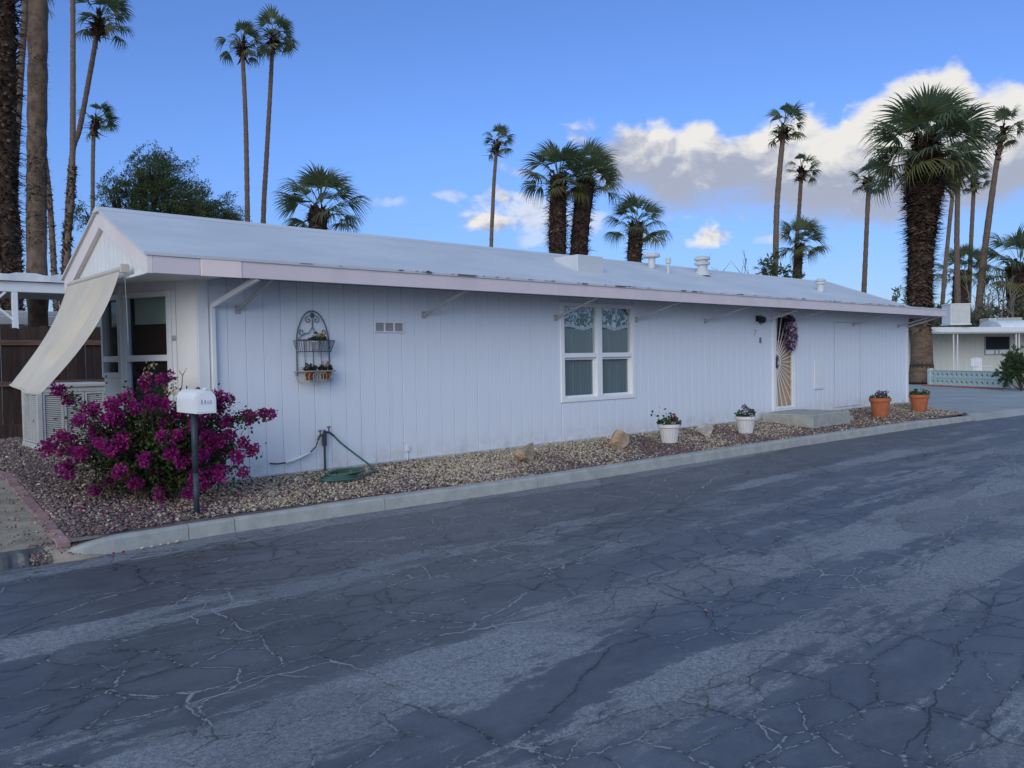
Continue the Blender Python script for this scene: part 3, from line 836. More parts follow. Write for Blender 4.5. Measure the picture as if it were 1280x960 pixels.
def pebble_mesh(x, y, rng, lo, hi, zover=None):
    n = len(x)
    z = np.minimum(0.12, 0.09 * y)
    z = np.where(x > 14.5, np.maximum(z, z + (np.maximum(z, -0.105) - z) * np.clip((x - 14.5) / 1.5, 0, 1)), z)
    if zover is not None:
        z = zover
    s = rng.uniform(lo, hi, n) * (1 + 0.5 * (rng.random(n) < 0.08))
    ax = unit(rng.normal(size=(n, 3)))
    th = rng.uniform(0, 2 * PI, n)
    V = ICO[None] * (1 + rng.uniform(-0.22, 0.22, (n, 12, 1)))
    V = V * np.stack([np.ones(n), rng.uniform(.65, .95, n), rng.uniform(.45, .8, n)], 1)[:, None]
    # rotate about z and tilt a bit
    c, sn = np.cos(th), np.sin(th)
    X = V[..., 0] * c[:, None] - V[..., 1] * sn[:, None]
    Y = V[..., 0] * sn[:, None] + V[..., 1] * c[:, None]
    tl = rng.uniform(-.5, .5, n)
    Z = V[..., 2] + X * tl[:, None]
    V = np.stack([X, Y, Z], -1) * s[:, None, None]
    V += np.stack([x, y, z - 0.004 + s * rng.uniform(0.0, 0.55, n)], 1)[:, None]
    F = (np.arange(n)[:, None, None] * 12 + ICF[None]).reshape(-1, 3)
    # colour families
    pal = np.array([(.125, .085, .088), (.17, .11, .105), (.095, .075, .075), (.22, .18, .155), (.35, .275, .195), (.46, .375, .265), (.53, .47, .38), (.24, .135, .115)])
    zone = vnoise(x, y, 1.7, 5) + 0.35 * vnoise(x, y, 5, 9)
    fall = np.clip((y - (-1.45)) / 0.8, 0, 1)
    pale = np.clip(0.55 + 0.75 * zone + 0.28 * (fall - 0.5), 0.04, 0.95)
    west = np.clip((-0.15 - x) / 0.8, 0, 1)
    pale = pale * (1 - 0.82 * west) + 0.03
    pick = rng.random(n)
    dark = rng.choice([0, 1, 2, 3, 7], n, p=[.34, .24, .2, .12, .10])
    lite = rng.choice([3, 4, 5, 6], n, p=[.16, .34, .34, .16])
    idx = np.where(pick < pale, lite, dark)
    col = pal[idx] * rng.uniform(0.8, 1.2, (n, 1))
    cols = np.concatenate([np.repeat(col[:, None], 12, 1), np.ones((n, 12, 1))], -1)
    return V.reshape(-1, 3), F, cols.reshape(-1, 4)


def in_front(x, u_):
    a = kerb_y(x) + 0.13
    return a + (-0.02 - a) * u_


r_ = np.random.default_rng(21)
px_ = np.concatenate([r_.uniform(-1.5, 4.5, 14500), r_.uniform(4.5, 10, 9000), r_.uniform(10, 17.0, 8000)])
py_ = np.array([in_front(a, b_) for a, b_ in zip(px_, r_.random(len(px_)))])
px_ = np.where(px_ > 10, px_ + np.where(px_ > 14, 1.9 * np.clip((py_ + 2.0) / 2.0, 0, 1) * (px_ - 14) / 3, 0), px_)
keep = ~((px_ > 11.35) & (px_ < 13.0) & (py_ > -1.25))
px_, py_ = px_[keep], py_[keep]
xw = r_.uniform(-1.5, 0.2, 13000)
yw = -0.02 + (7.2 - 0.02) * r_.random(13000) ** 1.25
kp = ~((xw > -0.5) & (yw < 2.4))
yx = r_.uniform(-1.36, 2.0, 1500)
xx_ = -1.5 - r_.random(1500) * np.maximum(0, .05 * (2 - yx) + .01)
px_ = np.concatenate([px_, xw[kp], xx_])
py_ = np.concatenate([py_, yw[kp], yx])
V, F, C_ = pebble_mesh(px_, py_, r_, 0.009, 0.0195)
o = put('gravel', npmesh('gravel', V, F, pm, cols=C_))
o['kind'] = 'stuff'
o['label'] = 'purple, grey and cream pebbles covering the bed'
# soil and pebbles spilling down between the kerb end and the ramp
xe = r_.uniform(-2.0, -1.62, 620)
ye = r_.uniform(-1.56, -1.34, 620)
ke = (ye > np.array([kerb_y(a) for a in xe]) - .02) | (xe < -1.86)
ze = -.135 - (-1.34 - ye) / .24 * .145
V, F, C_ = pebble_mesh(xe[ke], ye[ke], r_, 0.006, 0.017, ze[ke])
o = put('spilled_gravel', npmesh('spilled_gravel', V, F, pm, cols=C_))
o['kind'] = 'stuff'
# loose grit on the dirt path
n = 2600
x = r_.uniform(-4.5, -1.62, n)
y = -1.3 + 6.5 * r_.random(n) ** 1.4
V, F, C_ = pebble_mesh(x, y, r_, 0.005, 0.014)
o = put('path_grit', npmesh('path_grit', V, F, pm, cols=C_))
o['kind'] = 'stuff'

# ------------------------------------------------------------------ the mobile home
L = 18.78
YB = 2.36
EX = 0.7534
RZ, RY = 3.088, 0.815
ZF0, ZF1 = 2.236, 2.428
HOME = thing('mobile_home', 'long white mobile home with low pitched white roof and pinkish fascia', 'mobile home', (9.0, 1.2, 0))


def hp(name, mb, mat, parent=None, smooth_=False):
    return part(name, mb, mat, parent or HOME, smooth_)


# core walls (behind the grooved panels); openings left for window and door
WIN = (5.70, 7.50, 0.635, 2.205)
DOOR = (12.0, 12.88, 0.14, 2.21)
core = MB()
core.box(0.02, WIN[0], 0.0, 0.07, -0.05, 2.40)
core.box(WIN[0], WIN[1], -0.001, 0.07, -0.05, WIN[2])
core.box(WIN[0], WIN[1], -0.001, 0.07, WIN[3], 2.40)
core.box(WIN[1], DOOR[0], -0.001, 0.07, -0.05, 2.40)
core.box(DOOR[0], DOOR[1], -0.001, 0.07, -0.05, DOOR[2])
core.box(DOOR[0], DOOR[1], -0.001, 0.07, DOOR[3], 2.40)
core.box(DOOR[1], L - 0.02, -0.001, 0.07, -0.05, 2.40)
core.box(0.02, L - 0.02, YB - 0.06, YB, -0.05, 2.40)
core.box(L - 0.08, L - 0.02, 0.07, YB - 0.06, -0.05, 2.40)
hp('wall', core, core_paint)
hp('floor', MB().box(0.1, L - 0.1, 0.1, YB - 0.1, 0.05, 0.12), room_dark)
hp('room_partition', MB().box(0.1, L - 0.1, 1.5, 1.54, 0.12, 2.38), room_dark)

PW = 0.2155
cache = {}


def wpanel(x0, x1, z0, z1):
    w = round(x1 - x0, 3)
    sj = 0.0075 if int(round((x1 - 0.115) / PW)) % 6 == 0 and abs((x1 - 0.115) / PW - round((x1 - 0.115) / PW)) < .02 else 0.0030
    key = (w, round(z0, 3), round(z1, 3), sj)
    if key not in cache:
        cache[key] = MB().bbox(0.0030, w - sj, -0.010, 0.0125, z0, z1, 0.003).mesh('wall_panel', white_wall)
    put('wall_panel', cache[key], HOME, (x0 - 9.0, -1.2, 0))


x = 0.115
while x < L - 0.12:
    x1 = min(x + PW, L - 0.115)
    segs = [(x, x1, 0.0, 2.40)]
    for (a, b_, c, d) in (WIN, DOOR):
        ns = []
        for (s0, s1, q0, q1) in segs:
            if s1 <= a + 0.004 or s0 >= b_ - 0.004:
                ns.append((s0, s1, q0, q1))
                continue
            if s0 < a - 0.02:
                ns.append((s0, a, q0, q1))
            if s1 > b_ + 0.02:
                ns.append((b_, s1, q0, q1))
            m0, m1 = max(s0, a), min(s1, b_)
            if c > q0 + 0.16:
                ns.append((m0, m1, q0, c))
            if d < q1 - 0.02:
                ns.append((m0, m1, d, q1))
        segs = ns
    for s in segs:
        if s[1] - s[0] > 0.03:
            wpanel(*s)
    x = x1
hp('corner_trim', MB().bbox(-0.012, 0.113, -0.022, 0.02, -0.02, 2.40, 0.004), trim_white)
hp('corner_trim', MB().bbox(L - 0.113, L + 0.012, -0.022, 0.02, -0.02, 2.40, 0.004), trim_white)
hp('footing', MB().bbox(0.1, L, -0.10, 0.008, -0.10, -0.012, 0.01), concrete)
hp('base_trim', MB().bbox(0.12, L - 0.12, -0.020, 0.008, -0.010, 0.022, 0.004), M('base_trim_paint', (0.45, 0.47, 0.48), 0.6, 0.1, 5))

# roof
T = 0.03
XE = 19.53
roof = MB()
up = [(-EX - 0.03, -0.715, ZF1 + 0.012), (17.2, -0.715, ZF1 + 0.012), (16.15, RY, RZ + 0.012), (-EX - 0.03, RY, RZ + 0.012),
      (-EX - 0.03, 2.36, ZF1 + 0.012), (18.8, 2.36, ZF1 + 0.012)]
dn = [(p[0], p[1], p[2] - T) for p in up]
roof.add(up + dn, [(0, 1, 2, 3), (3, 2, 5, 4), (1, 5, 2), (6, 9, 8, 7), (9, 10, 11, 8), (7, 8, 11), (0, 3, 9, 6), (3, 4, 10, 9),
                   (0, 6, 7, 1), (4, 5, 11, 10), (1, 7, 11, 5)])
RF = hp('roof', roof, roof_mat)
hp('roof_end_deck', MB().bbox(17.0, XE, -0.712, 2.36, ZF1 - 0.03, ZF1 + 0.008, 0.004), roof_mat)
hp('ridge_cap', MB().prism([(RY - 0.14, RZ - 0.046), (RY, RZ + 0.018), (RY + 0.14, RZ - 0.046)], -EX - 0.035, 16.1, 'x'), roof_mat)


def roof_z(y):
    return RZ + 0.012 - (RZ - ZF1) * abs(y - RY) / (RY + 0.715)


# worn lumps of coating along the eave
lump = MB()
for i in range(70):
    xx = random.uniform(0.5, 17)
    w = random.uniform(0.03, 0.16)
    lump.bbox(xx, xx + w, -0.728, -0.69, ZF1 + 0.004, ZF1 + 0.014 + random.random() * 0.012, 0.003)
part('roof_edge_coating', lump, roof_mat, RF)['kind'] = 'stuff'
lump = MB()
for xx, w in ((5.45, .12), (6.2, .25), (7.9, .12), (8.2, .14), (2.6, .08), (3.1, .3)):
    lump.bbox(xx, xx + w, -0.732, -0.70, ZF1 - 0.006, ZF1 + 0.010, 0.003)
part('peeled_edge', lump, M('peeled_edge', (0.16, 0.15, 0.16), 0.9, 0.3, 20), RF)

# fascia boards (butted end to end)
hp('fascia', MB().bbox(-EX + 0.0535, -0.232, -0.70, -0.672, ZF0, ZF1 - 0.005, 0.004), fascia_pink)
f2 = hp('fascia', MB().bbox(-0.228, 0.208, -0.708, -0.672, ZF0 - 0.003, ZF1 - 0.002, 0.004), fascia_new)
f2['label'] = 'freshly painted pale pink length of fascia'
for a, b_ in ((0.212, 4.9), (4.903, 9.75), (9.753, 14.6), (14.603, XE - 0.003)):
    hp('fascia', MB().bbox(a, b_, -0.70, -0.672, ZF0, ZF1 - 0.005, 0.004), fascia_pink)
hp('fascia', MB().bbox(XE - 0.028, XE, -0.668, 2.36, ZF0, ZF1 - 0.005, 0.004), fascia_pink)
# soffits
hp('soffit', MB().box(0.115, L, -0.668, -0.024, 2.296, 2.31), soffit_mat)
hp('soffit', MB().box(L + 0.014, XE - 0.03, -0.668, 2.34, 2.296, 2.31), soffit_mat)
hp('soffit', MB().prism([(-EX + 0.05, -0.668), (0.11, -0.668), (0.11, 0.3), (0.3, 2.3), (-EX + 0.05, 2.3)], 2.262, 2.276), gable_white)

# gable end: pediment boards and rakes
ped = MB()
yb0, yb1 = -0.66, 2.30
k = 0
y = yb0
sl = (RZ - ZF1) / (RY + 0.7)


def zrk(yy):
    return RZ - 0.03 - sl * abs(yy - RY) * (1.0 if yy < RY else (RY + 0.7) / (2.33 - RY))


while y < yb1 - 0.01:
    y1 = min(y + 0.148, yb1)
    if y < RY < y1:
        poly = [(y + .004, 2.25), (y1 - .004, 2.25), (y1 - .004, zrk(y1)), (RY, zrk(RY)), (y + .004, zrk(y))]
    else:
        poly = [(y + .004, 2.25), (y1 - .004, 2.25), (y1 - .004, max(2.251, zrk(y1))), (y + .004, max(2.251, zrk(y)))]
    hp('gable_board', MB().prism(poly, -0.70, -0.680, 'x'), gable_white)
    y = y1
hp('gable_back', MB().prism([(yb0, 2.25), (yb1, 2.25), (RY, RZ - 0.06)], -0.678, -0.66, 'x'), groove_dark)
hp('rake_board', MB().prism([(-0.70, ZF0), (-0.70, ZF1 - 0.004), (RY - .001, RZ - 0.004), (RY - .001, RZ - 0.215), (-0.62, ZF0 + .005)], -EX, -EX + 0.05, 'x'), rake_pink)
hp('rake_board', MB().prism([(2.33, ZF0), (2.33, ZF1 - 0.004), (RY + .001, RZ - 0.004), (RY + .001, RZ - 0.215), (2.25, ZF0 + .005)], -EX, -EX + 0.05, 'x'), rake_pink)
hp('gable_sill', MB().bbox(-EX + 0.004, -0.66, -0.655, 2.29, 2.232, 2.262, 0.004), trim_white)

# braces under the eave
for i, (x0, z0, x1, z1) in enumerate([(0.45, 1.94, 0.58, 2.24), (3.06, 1.94, 3.33, 2.24), (5.59, 1.95, 5.91, 2.24), (7.56, 1.96, 8.0, 2.24), (9.59, 1.97, 10.23, 2.24),
                                      (11.55, 1.98, 12.1, 2.24), (12.64, 1.99, 13.13, 2.24), (15.64, 2.0, 16.28, 2.24), (18.15, 1.99, 18.9, 2.24)]):
    hp('eave_brace', MB().bar((x0, -0.02, z0), (x1, -0.665, z1 + 0.02), 0.03, 0.034).bbox(x0 - 0.03, x0 + 0.03, -0.03, -0.0105, z0 - 0.04, z0 + 0.05, 0.003), brace_mat)
hp('eave_brace', MB().bar((18.72, -0.03, 1.99), (19.5, -0.64, 2.27), 0.05, 0.05), brace_mat)
hp('eave_brace', MB().bar((18.76, 0.5, 2.02), (19.48, 0.3, 2.27), 0.05, 0.05), brace_mat)
# white post and arm at the west end
hp('eave_post', MB().bbox(0.125, 0.175, -0.065, -0.023, -0.04, 1.985, 0.004), trim_white)
hp('eave_brace', MB().bar((0.15, -0.05, 1.975), (0.40, -0.665, 2.245), 0.05, 0.055), trim_white)


# --- windows
def sash(parent, x0, x1, z0, z1, y0, y1, w, mat=vinyl, name='sash'):
    mb = MB()
    mb.bbox(x0, x0 + w, y0, y1, z0, z1, 0.004)
    mb.bbox(x1 - w, x1, y0, y1, z0, z1, 0.004)
    mb.bbox(x0 + w, x1 - w, y0 + .001, y1 - .001, z0, z0 + w, 0.004)
    mb.bbox(x0 + w, x1 - w, y0 + .001, y1 - .001, z1 - w, z1, 0.004)
    return part(name, mb, mat, parent)


wx0, wx1, wz0, wz1 = WIN
wf = MB()
fr = 0.075
wf.bbox(wx0 - 0.01, wx0 + fr, -0.030, 0.075, wz0 - 0.01, wz1 + 0.01, 0.005)
wf.bbox(wx1 - fr, wx1 + 0.01, -0.030, 0.075, wz0 - 0.01, wz1 + 0.01, 0.005)
wf.bbox(wx0 + fr, wx1 - fr, -0.029, 0.074, wz1 - 0.06, wz1 + 0.01, 0.005)
wf.bbox(wx0 + fr, wx1 - fr, -0.029, 0.074, wz0 - 0.01, wz0 + 0.055, 0.005)
xm = (wx0 + wx1) / 2
wf.bbox(xm - 0.065, xm + 0.065, -0.027, 0.073, wz0 + 0.055, wz1 - 0.06, 0.005)
WF = hp('window', wf, vinyl)
zm = 1.36
for (a, b_) in ((wx0 + fr, xm - 0.065), (xm + 0.065, wx1 - fr)):
    part('meeting_rail', MB().bbox(a, b_, -0.022, 0.05, zm - 0.03, zm + 0.045, 0.004), vinyl, WF)
    part('pane', MB().box(a, b_, 0.022, 0.028, zm + 0.045, wz1 - 0.06), glass, WF)
    part('pane', MB().box(a + 0.03, b_ - 0.03, 0.046, 0.052, wz0 + 0.09, zm - 0.03), glass, WF)
    sash(WF, a, b_, wz0 + 0.055, zm - 0.03, 0.02, 0.06, 0.035)
    # pleated curtain, lace edge and painted street reflection
    mb = MB()
    n = 120
    pts = []
    for i in range(n + 1):
        xx = a - 0.02 + (b_ - a + 0.04) * i / n
        yy = 0.085 + 0.016 * math.sin(i * 0.9 + math.sin(i * 0.21) * 2)
        pts.append((xx, yy))
    mb.add([(p[0], p[1], wz0) for p in pts] + [(p[0], p[1], 1.80) for p in pts], [(i, i + 1, n + 2 + i, n + 1 + i) for i in range(n)])
    part('curtain', mb, curtain_mat, WF, True)
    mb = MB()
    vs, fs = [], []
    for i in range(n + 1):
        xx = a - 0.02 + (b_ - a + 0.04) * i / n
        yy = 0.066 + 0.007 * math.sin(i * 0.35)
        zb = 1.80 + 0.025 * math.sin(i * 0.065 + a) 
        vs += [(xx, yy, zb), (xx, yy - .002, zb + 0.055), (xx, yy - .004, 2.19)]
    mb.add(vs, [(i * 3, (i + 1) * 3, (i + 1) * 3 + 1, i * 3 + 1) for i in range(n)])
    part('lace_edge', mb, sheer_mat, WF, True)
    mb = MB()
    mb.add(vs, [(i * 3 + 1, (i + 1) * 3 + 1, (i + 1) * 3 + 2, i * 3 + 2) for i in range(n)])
    part('reflection_panel', mb, vm, WF, True)

# --- security door with sunburst bars
dx0, dx1, dz0, dz1 = 12.0, 12.88, 0.14, 2.21
df = MB()
df.bbox(dx0 - 0.02, dx0 + 0.055, -0.045, 0.07, dz0 - 0.01, dz1 + 0.02, 0.005)
df.bbox(dx1 - 0.055, dx1 + 0.02, -0.045, 0.07, dz0 - 0.01, dz1 + 0.02, 0.005)
df.bbox(dx0 + 0.055, dx1 - 0.055, -0.044, 0.069, dz1 - 0.05, dz1 + 0.02, 0.005)
df.bbox(dx0 + 0.055, dx1 - 0.055, -0.06, 0.069, dz0 - 0.01, dz0 + 0.03, 0.005)
hp('door_frame', df, trim_white)
SD = sash(HOME, dx0 + 0.06, dx1 - 0.06, dz0 + 0.035, dz1 - 0.055, -0.038, 0.0, 0.05, trim_white, 'security_door')
ix0, ix1, iz0, iz1 = dx0 + 0.11, dx1 - 0.11, dz0 + 0.085, dz1 - 0.105
cx, cz = ix0, 1.16
for i in range(17):
    t = rad(-86 + 172 * i / 16)
    d = (math.cos(t), math.sin(t))
    s = 9
    if d[0] > 1e-6:
        s = min(s, (ix1 - cx) / d[0])
    if d[1] > 1e-6:
        s = min(s, (iz1 - cz) / d[1])
    if d[1] < -1e-6:
        s = min(s, (iz0 - cz) / d[1])
    part('sunburst_bar', MB().bar((cx + d[0] * 0.17, -0.02, cz + d[1] * 0.17), (cx + d[0] * s, -0.02, cz + d[1] * s), 0.011, 0.011, (0, 1, 0)), trim_white, SD)
for rr in (0.10, 0.18):
    part('sun_ring', MB().tube([(cx + rr * math.cos(rad(a)), -0.02, cz + rr * math.sin(rad(a))) for a in range(-90, 91, 12)], 0.009, 6), trim_white, SD)
part('lock_plate', MB().bbox(ix0 - 0.03, ix0 + 0.045, -0.050, -0.010, cz - 0.12, cz + 0.12, 0.004), dark_metal, SD)
part('door_knob', MB().lathe([(0.012, 0), (0.03, 0.02), (0.03, 0.045), (0.01, 0.055)], (0, 0, 0), 12).xf(Matrix.Translation((ix0 + 0.01, -0.05, cz - 0.03)) @ Matrix.Rotation(rad(90), 4, 'X')), brace_mat, SD)
IDR = hp('inner_door', MB().box(dx0 + 0.04, dx1 - 0.04, 0.045, 0.068, dz0, dz1), tan_door)
part('door_light', MB().box(dx0 + 0.12, dx1 - 0.12, 0.038, 0.044, 1.62, 2.12), room_dark, IDR)

# --- porch light, numbers, hatches, vent, outlet
pl = MB()
pl.bbox(11.36, 11.46, -0.04, -0.0105, 2.0, 2.12, 0.01)
pl.tube([(11.41, -0.03, 2.09), (11.41, -0.1, 2.12), (11.41, -0.13, 2.08)], 0.012, 6)
pl.lathe([(0.02, 0.02), (0.075, 0.0), (0.085, -0.05), (0.06, -0.11), (0.02, -0.12)], (11.41, -0.13, 2.08), 12)
hp('porch_light', pl, black)


def text_part(s, size, loc, mat, parent, name, rotz=0.0, depth=0.004):
    cu = bpy.data.curves.new(name, 'FONT')
    cu.body = s
    cu.size = size
    cu.extrude = depth
    cu.align_x = 'CENTER'
    to = bpy.data.objects.new(name, cu)
    COL.objects.link(to)
    dg = bpy.context.evaluated_depsgraph_get()
    me = bpy.data.meshes.new_from_object(to.evaluated_get(dg))
    bpy.data.objects.remove(to)
    me.materials.clear()
    me.materials.append(mat)
    me.name = name
    o_ = put(name, me, parent, Vector(loc) - wloc(parent))
    o_.rotation_euler = (rad(90), 0, rotz)
    return o_


text_part('7', 0.20, (11.33, -0.0145, 1.70), num_pale, HOME, 'house_number')
text_part('8', 0.17, (11.53, -0.0145, 1.56), num_dark, HOME, 'house_number')
hp('utility_hatch', MB().bbox(13.76, 14.15, -0.026, -0.0105, 0.56, 1.17, 0.004).bbox(13.74, 14.17, -0.04, -0.0105, 0.53, 0.555, 0.004), trim_white)
hp('storage_door', MB().bbox(14.70, 14.715, -0.018, -0.0105, 0.06, 2.05, 0.003).bbox(14.7155, 16.0, -0.018, -0.0105, 2.035, 2.05, 0.003).bbox(16.001, 16.016, -0.018, -0.0105, 0.06, 2.05, 0.003)
   .bbox(14.7155, 16.0, -0.02, -0.0105, 0.06, 0.085, 0.003), groove_dark)
vt_ = MB()
for i in range(4):
    vt_.bbox(2.27 + i * 0.148, 2.29 + i * 0.148, -0.03, -0.0105, 1.70, 1.845, 0.003)
vt_.bbox(2.29, 2.714, -0.029, -0.0105, 1.825, 1.845, 0.003)
vt_.bbox(2.29, 2.714, -0.029, -0.0105, 1.70, 1.72, 0.003)
VT = hp('wall_vent', vt_, trim_white)
gm = MB()
for i in range(3):
    for j in range(7):
        z0 = 1.722 + j * 0.0145
        gm.bar((2.29 + i * 0.148, -0.0155, z0 + 0.006), (2.418 + i * 0.148, -0.0155, z0 + 0.006), 0.003, 0.010)
part('vent_louvre', gm, brace_mat, VT)
part('vent_back', MB().box(2.29, 2.714, -0.0125, -0.0105, 1.72, 1.825), cooler_dark, VT)
hp('outlet_box', MB().bbox(2.715, 2.775, -0.04, -0.0105, 0.12, 0.20, 0.008), white_wall)
hp('outlet_conduit', MB().tube([(2.74, -0.025, 0.12), (2.74, -0.025, -0.05)], 0.007, 8), white_wall)

# --- bay at the west end
B0, B1, B2, B3 = Vector((0, 0, 0)), Vector((-0.5, 0.98, 0)), Vector((-0.5, 1.70, 0)), Vector((0, 2.36, 0))


def frame_mat(a, b_):
    """local x from a to b_, local -y outward"""
    d = (b_ - a).normalized()
    nrm = Vector((d.y, -d.x, 0))           # right of the walk direction
    # outward of the bay is to the west (-x)
    yv = -nrm if nrm.x < 0 else nrm
    return Matrix(((d.x, yv.x, 0, a.x), (d.y, yv.y, 0, a.y), (0, 0, 1, 0), (0, 0, 0, 1))), (b_ - a).length


def bay_side(a, b_, win, zsplit, zlow):
    mt, ln = frame_mat(a, b_)
    w0, w1, z0, z1 = win
    c = MB()
    c.box(0.0, w0, 0, 0.05, -0.02, 2.262).box(w1, ln, 0, 0.05, -0.02, 2.262)
    c.box(w0, w1, 0, 0.05, -0.02, z0).box(w0, w1, 0, 0.05, z1, 2.262)
    hp('bay_wall', c.xf(mt), gable_white)
    f = MB()
    f.bbox(w0 - 0.01, w0 + 0.055, -0.03, 0.055, z0 - 0.01, z1 + 0.01, 0.004)
    f.bbox(w1 - 0.055, w1 + 0.01, -0.03, 0.055, z0 - 0.01, z1 + 0.01, 0.004)
    f.bbox(w0 + 0.055, w1 - 0.055, -0.029, 0.054, z1 - 0.05, z1 + 0.01, 0.004)
    f.bbox(w0 + 0.055, w1 - 0.055, -0.029, 0.054, z0 - 0.01, z0 + 0.05, 0.004)
    f.bbox(w0 + 0.055, w1 - 0.055, -0.027, 0.05, zsplit - 0.035, zsplit + 0.035, 0.004)
    wo_ = hp('window', f.xf(mt), vinyl)
    part('pane', MB().box(w0 + 0.055, w1 - 0.055, 0.02, 0.026, zsplit + 0.035, z1 - 0.05).xf(mt), glass_bay, wo_)
    part('pane', MB().box(w0 + 0.085, w1 - 0.055, 0.03, 0.036, z0 + 0.05, zsplit - 0.035).xf(mt), glass_bay, wo_)
    part('sash', MB().bbox(w0 + 0.055, w0 + 0.085, 0.012, 0.05, z0 + 0.05, zsplit - 0.035, 0.003).xf(mt), vinyl, wo_)
    return mt, wo_, ln


mt, wo_, ln = bay_side(B0, B1, (0.335 * 1.1, 1.07, 0.72, 2.15), 1.41, 0)
part('roller_shade', MB().box(0.44, 1.0, 0.10, 0.104, 1.80, 2.12).xf(mt), shade_green, wo_)
part('dark_backing', MB().box(0.40, 1.05, 0.14, 0.15, 1.30, 2.12).xf(mt), fence_reflection, wo_)  # board carrying the painted fence reflection
part('dark_backing', MB().box(0.40, 1.05, 0.16, 0.17, 0.70, 1.30).xf(mt), room_dark, wo_)  # dark panel painting the unlit room behind the lower pane
hp('panel_joint', MB().box(0.300, 0.306, -0.004, 0.001, 0.0, 2.26).xf(mt), groove_dark)
hp('alarm_button', MB().lathe([(0.03, 0), (0.03, 0.012), (0.018, 0.02)], (0, 0, 0), 14).xf(mt @ Matrix.Translation((0.335, 0.0, 1.63)) @ Matrix.Rotation(rad(90), 4, 'X')), brace_mat)
mt2, wo2, ln2 = bay_side(B1, B2, (0.02, 0.70, 1.20, 2.15), 1.41, 0)
part('dark_backing', MB().box(0.02, 0.7, 0.16, 0.17, 1.2, 2.15).xf(mt2), room_dark, wo2)  # dark panel painting the unlit room here too
mt3, ln3 = frame_mat(B2, B3)
hp('bay_wall', MB().box(0.0, ln3, 0.002, 0.05, -0.02, 2.262).xf(mt3), gable_white)
hp('bay_corner_trim', MB().bbox(-0.53, -0.475, 0.95, 1.005, -0.02, 2.26, 0.004), vinyl)

# --- things on the roof (parts of the home)
zb = roof_z(0.2)
hp('roof_box', MB().bbox(6.0, 6.62, -0.12, 0.42, roof_z(-0.12) - 0.05, roof_z(0.2) + 0.13, 0.01), roof_mat)


def roof_vent(x, y, prof, base):
    mb = MB().lathe(prof, (x, y, roof_z(y) - 0.02), 18)
    if base:
        mb.lathe([(base, 0.0), (base * 0.7, 0.10)], (x, y, roof_z(y) - 0.03), 18)
    hp('roof_vent', mb, roof_mat)


roof_vent(8.74, 0.56, [(0.07, 0), (0.07, 0.20), (0.15, 0.205), (0.16, 0.225), (0.16, 0.255), (0.12, 0.28)], 0)
roof_vent(8.86, 0.27, [(0.028, 0), (0.028, 0.19), (0.048, 0.20), (0.048, 0.30), (0.03, 0.305)], 0)
roof_vent(10.12, 0.40, [(0.10, 0), (0.10, 0.20), (0.15, 0.205), (0.155, 0.25), (0.11, 0.265), (0.11, 0.29), (0.155, 0.30), (0.155, 0.345), (0.10, 0.37)], 0.16)
roof_vent(14.0, -0.05, [(0.075, 0), (0.075, 0.17), (0.11, 0.175), (0.11, 0.22), (0.09, 0.225), (0.115, 0.24), (0.115, 0.26), (0.06, 0.30)], 0)

# ------------------------------------------------------------------ shade awning at the bay
AW = thing('shade_awning', 'cream roll-down shade cloth pulled out from the gable over the bay window', 'awning', (-0.8, 0.9, 2.31))
part('roller', MB().tube([(-0.80, -0.14, 2.325), (-0.80, 1.92, 2.325)], 0.032, 12).bbox(-0.84, -0.755, -0.175, -0.142, 2.28, 2.37, 0.006), M('awning_housing', (0.55, 0.5, 0.44), 0.6, 0.08, 5), AW)
mb = MB()
nu, nv = 48, 36
vs = []
for j in range(nv + 1):
    v = j / nv
    for i in range(nu + 1):
        u_ = i / nu
        y = -0.1 + u_ * 2.0 - 0.42 * u_ * v * v * 0.8
        # profile traced from the hanging cloth: steep at the top, flaring outward at the hem
        dz_ = (1.23 - 0.07 * u_) * v
        xo = 0.30 * dz_ + 0.25 * dz_ * dz_
        zo = -dz_
        fold = 1.5 * (0.010 * math.sin(u_ * 13 + v * 5.0) * v + (0.045 * math.exp(-((u_ - 0.22 - 0.30 * v) / 0.055) ** 2) - 0.03 * math.exp(-((u_ - 0.34 - 0.34 * v) / 0.06) ** 2)) * math.sin(v * PI))
        sag = 0.05 * math.sin(u_ * PI) * v
        vs.append((-0.83 - xo + fold, y, 2.30 + zo - sag * 0.6))
mb.add(vs, [(j * (nu + 1) + i, j * (nu + 1) + i + 1, (j + 1) * (nu + 1) + i + 1, (j + 1) * (nu + 1) + i) for j in range(nv) for i in range(nu)])
cl = part('cloth', mb, awn_mat, AW, True)
sm = cl.modifiers.new('thick', 'SOLIDIFY')
sm.thickness = 0.004
part('hem_bar', MB().tube([vs[nv * (nu + 1) + i] for i in range(nu + 1)], 0.011, 8), awn_mat, AW)
part('pull_cord', MB().tube([(-0.79, -0.13, 2.3), (-0.775, -0.12, 1.75), (-0.772, -0.11, 1.55)], 0.003, 5), brace_mat, AW)

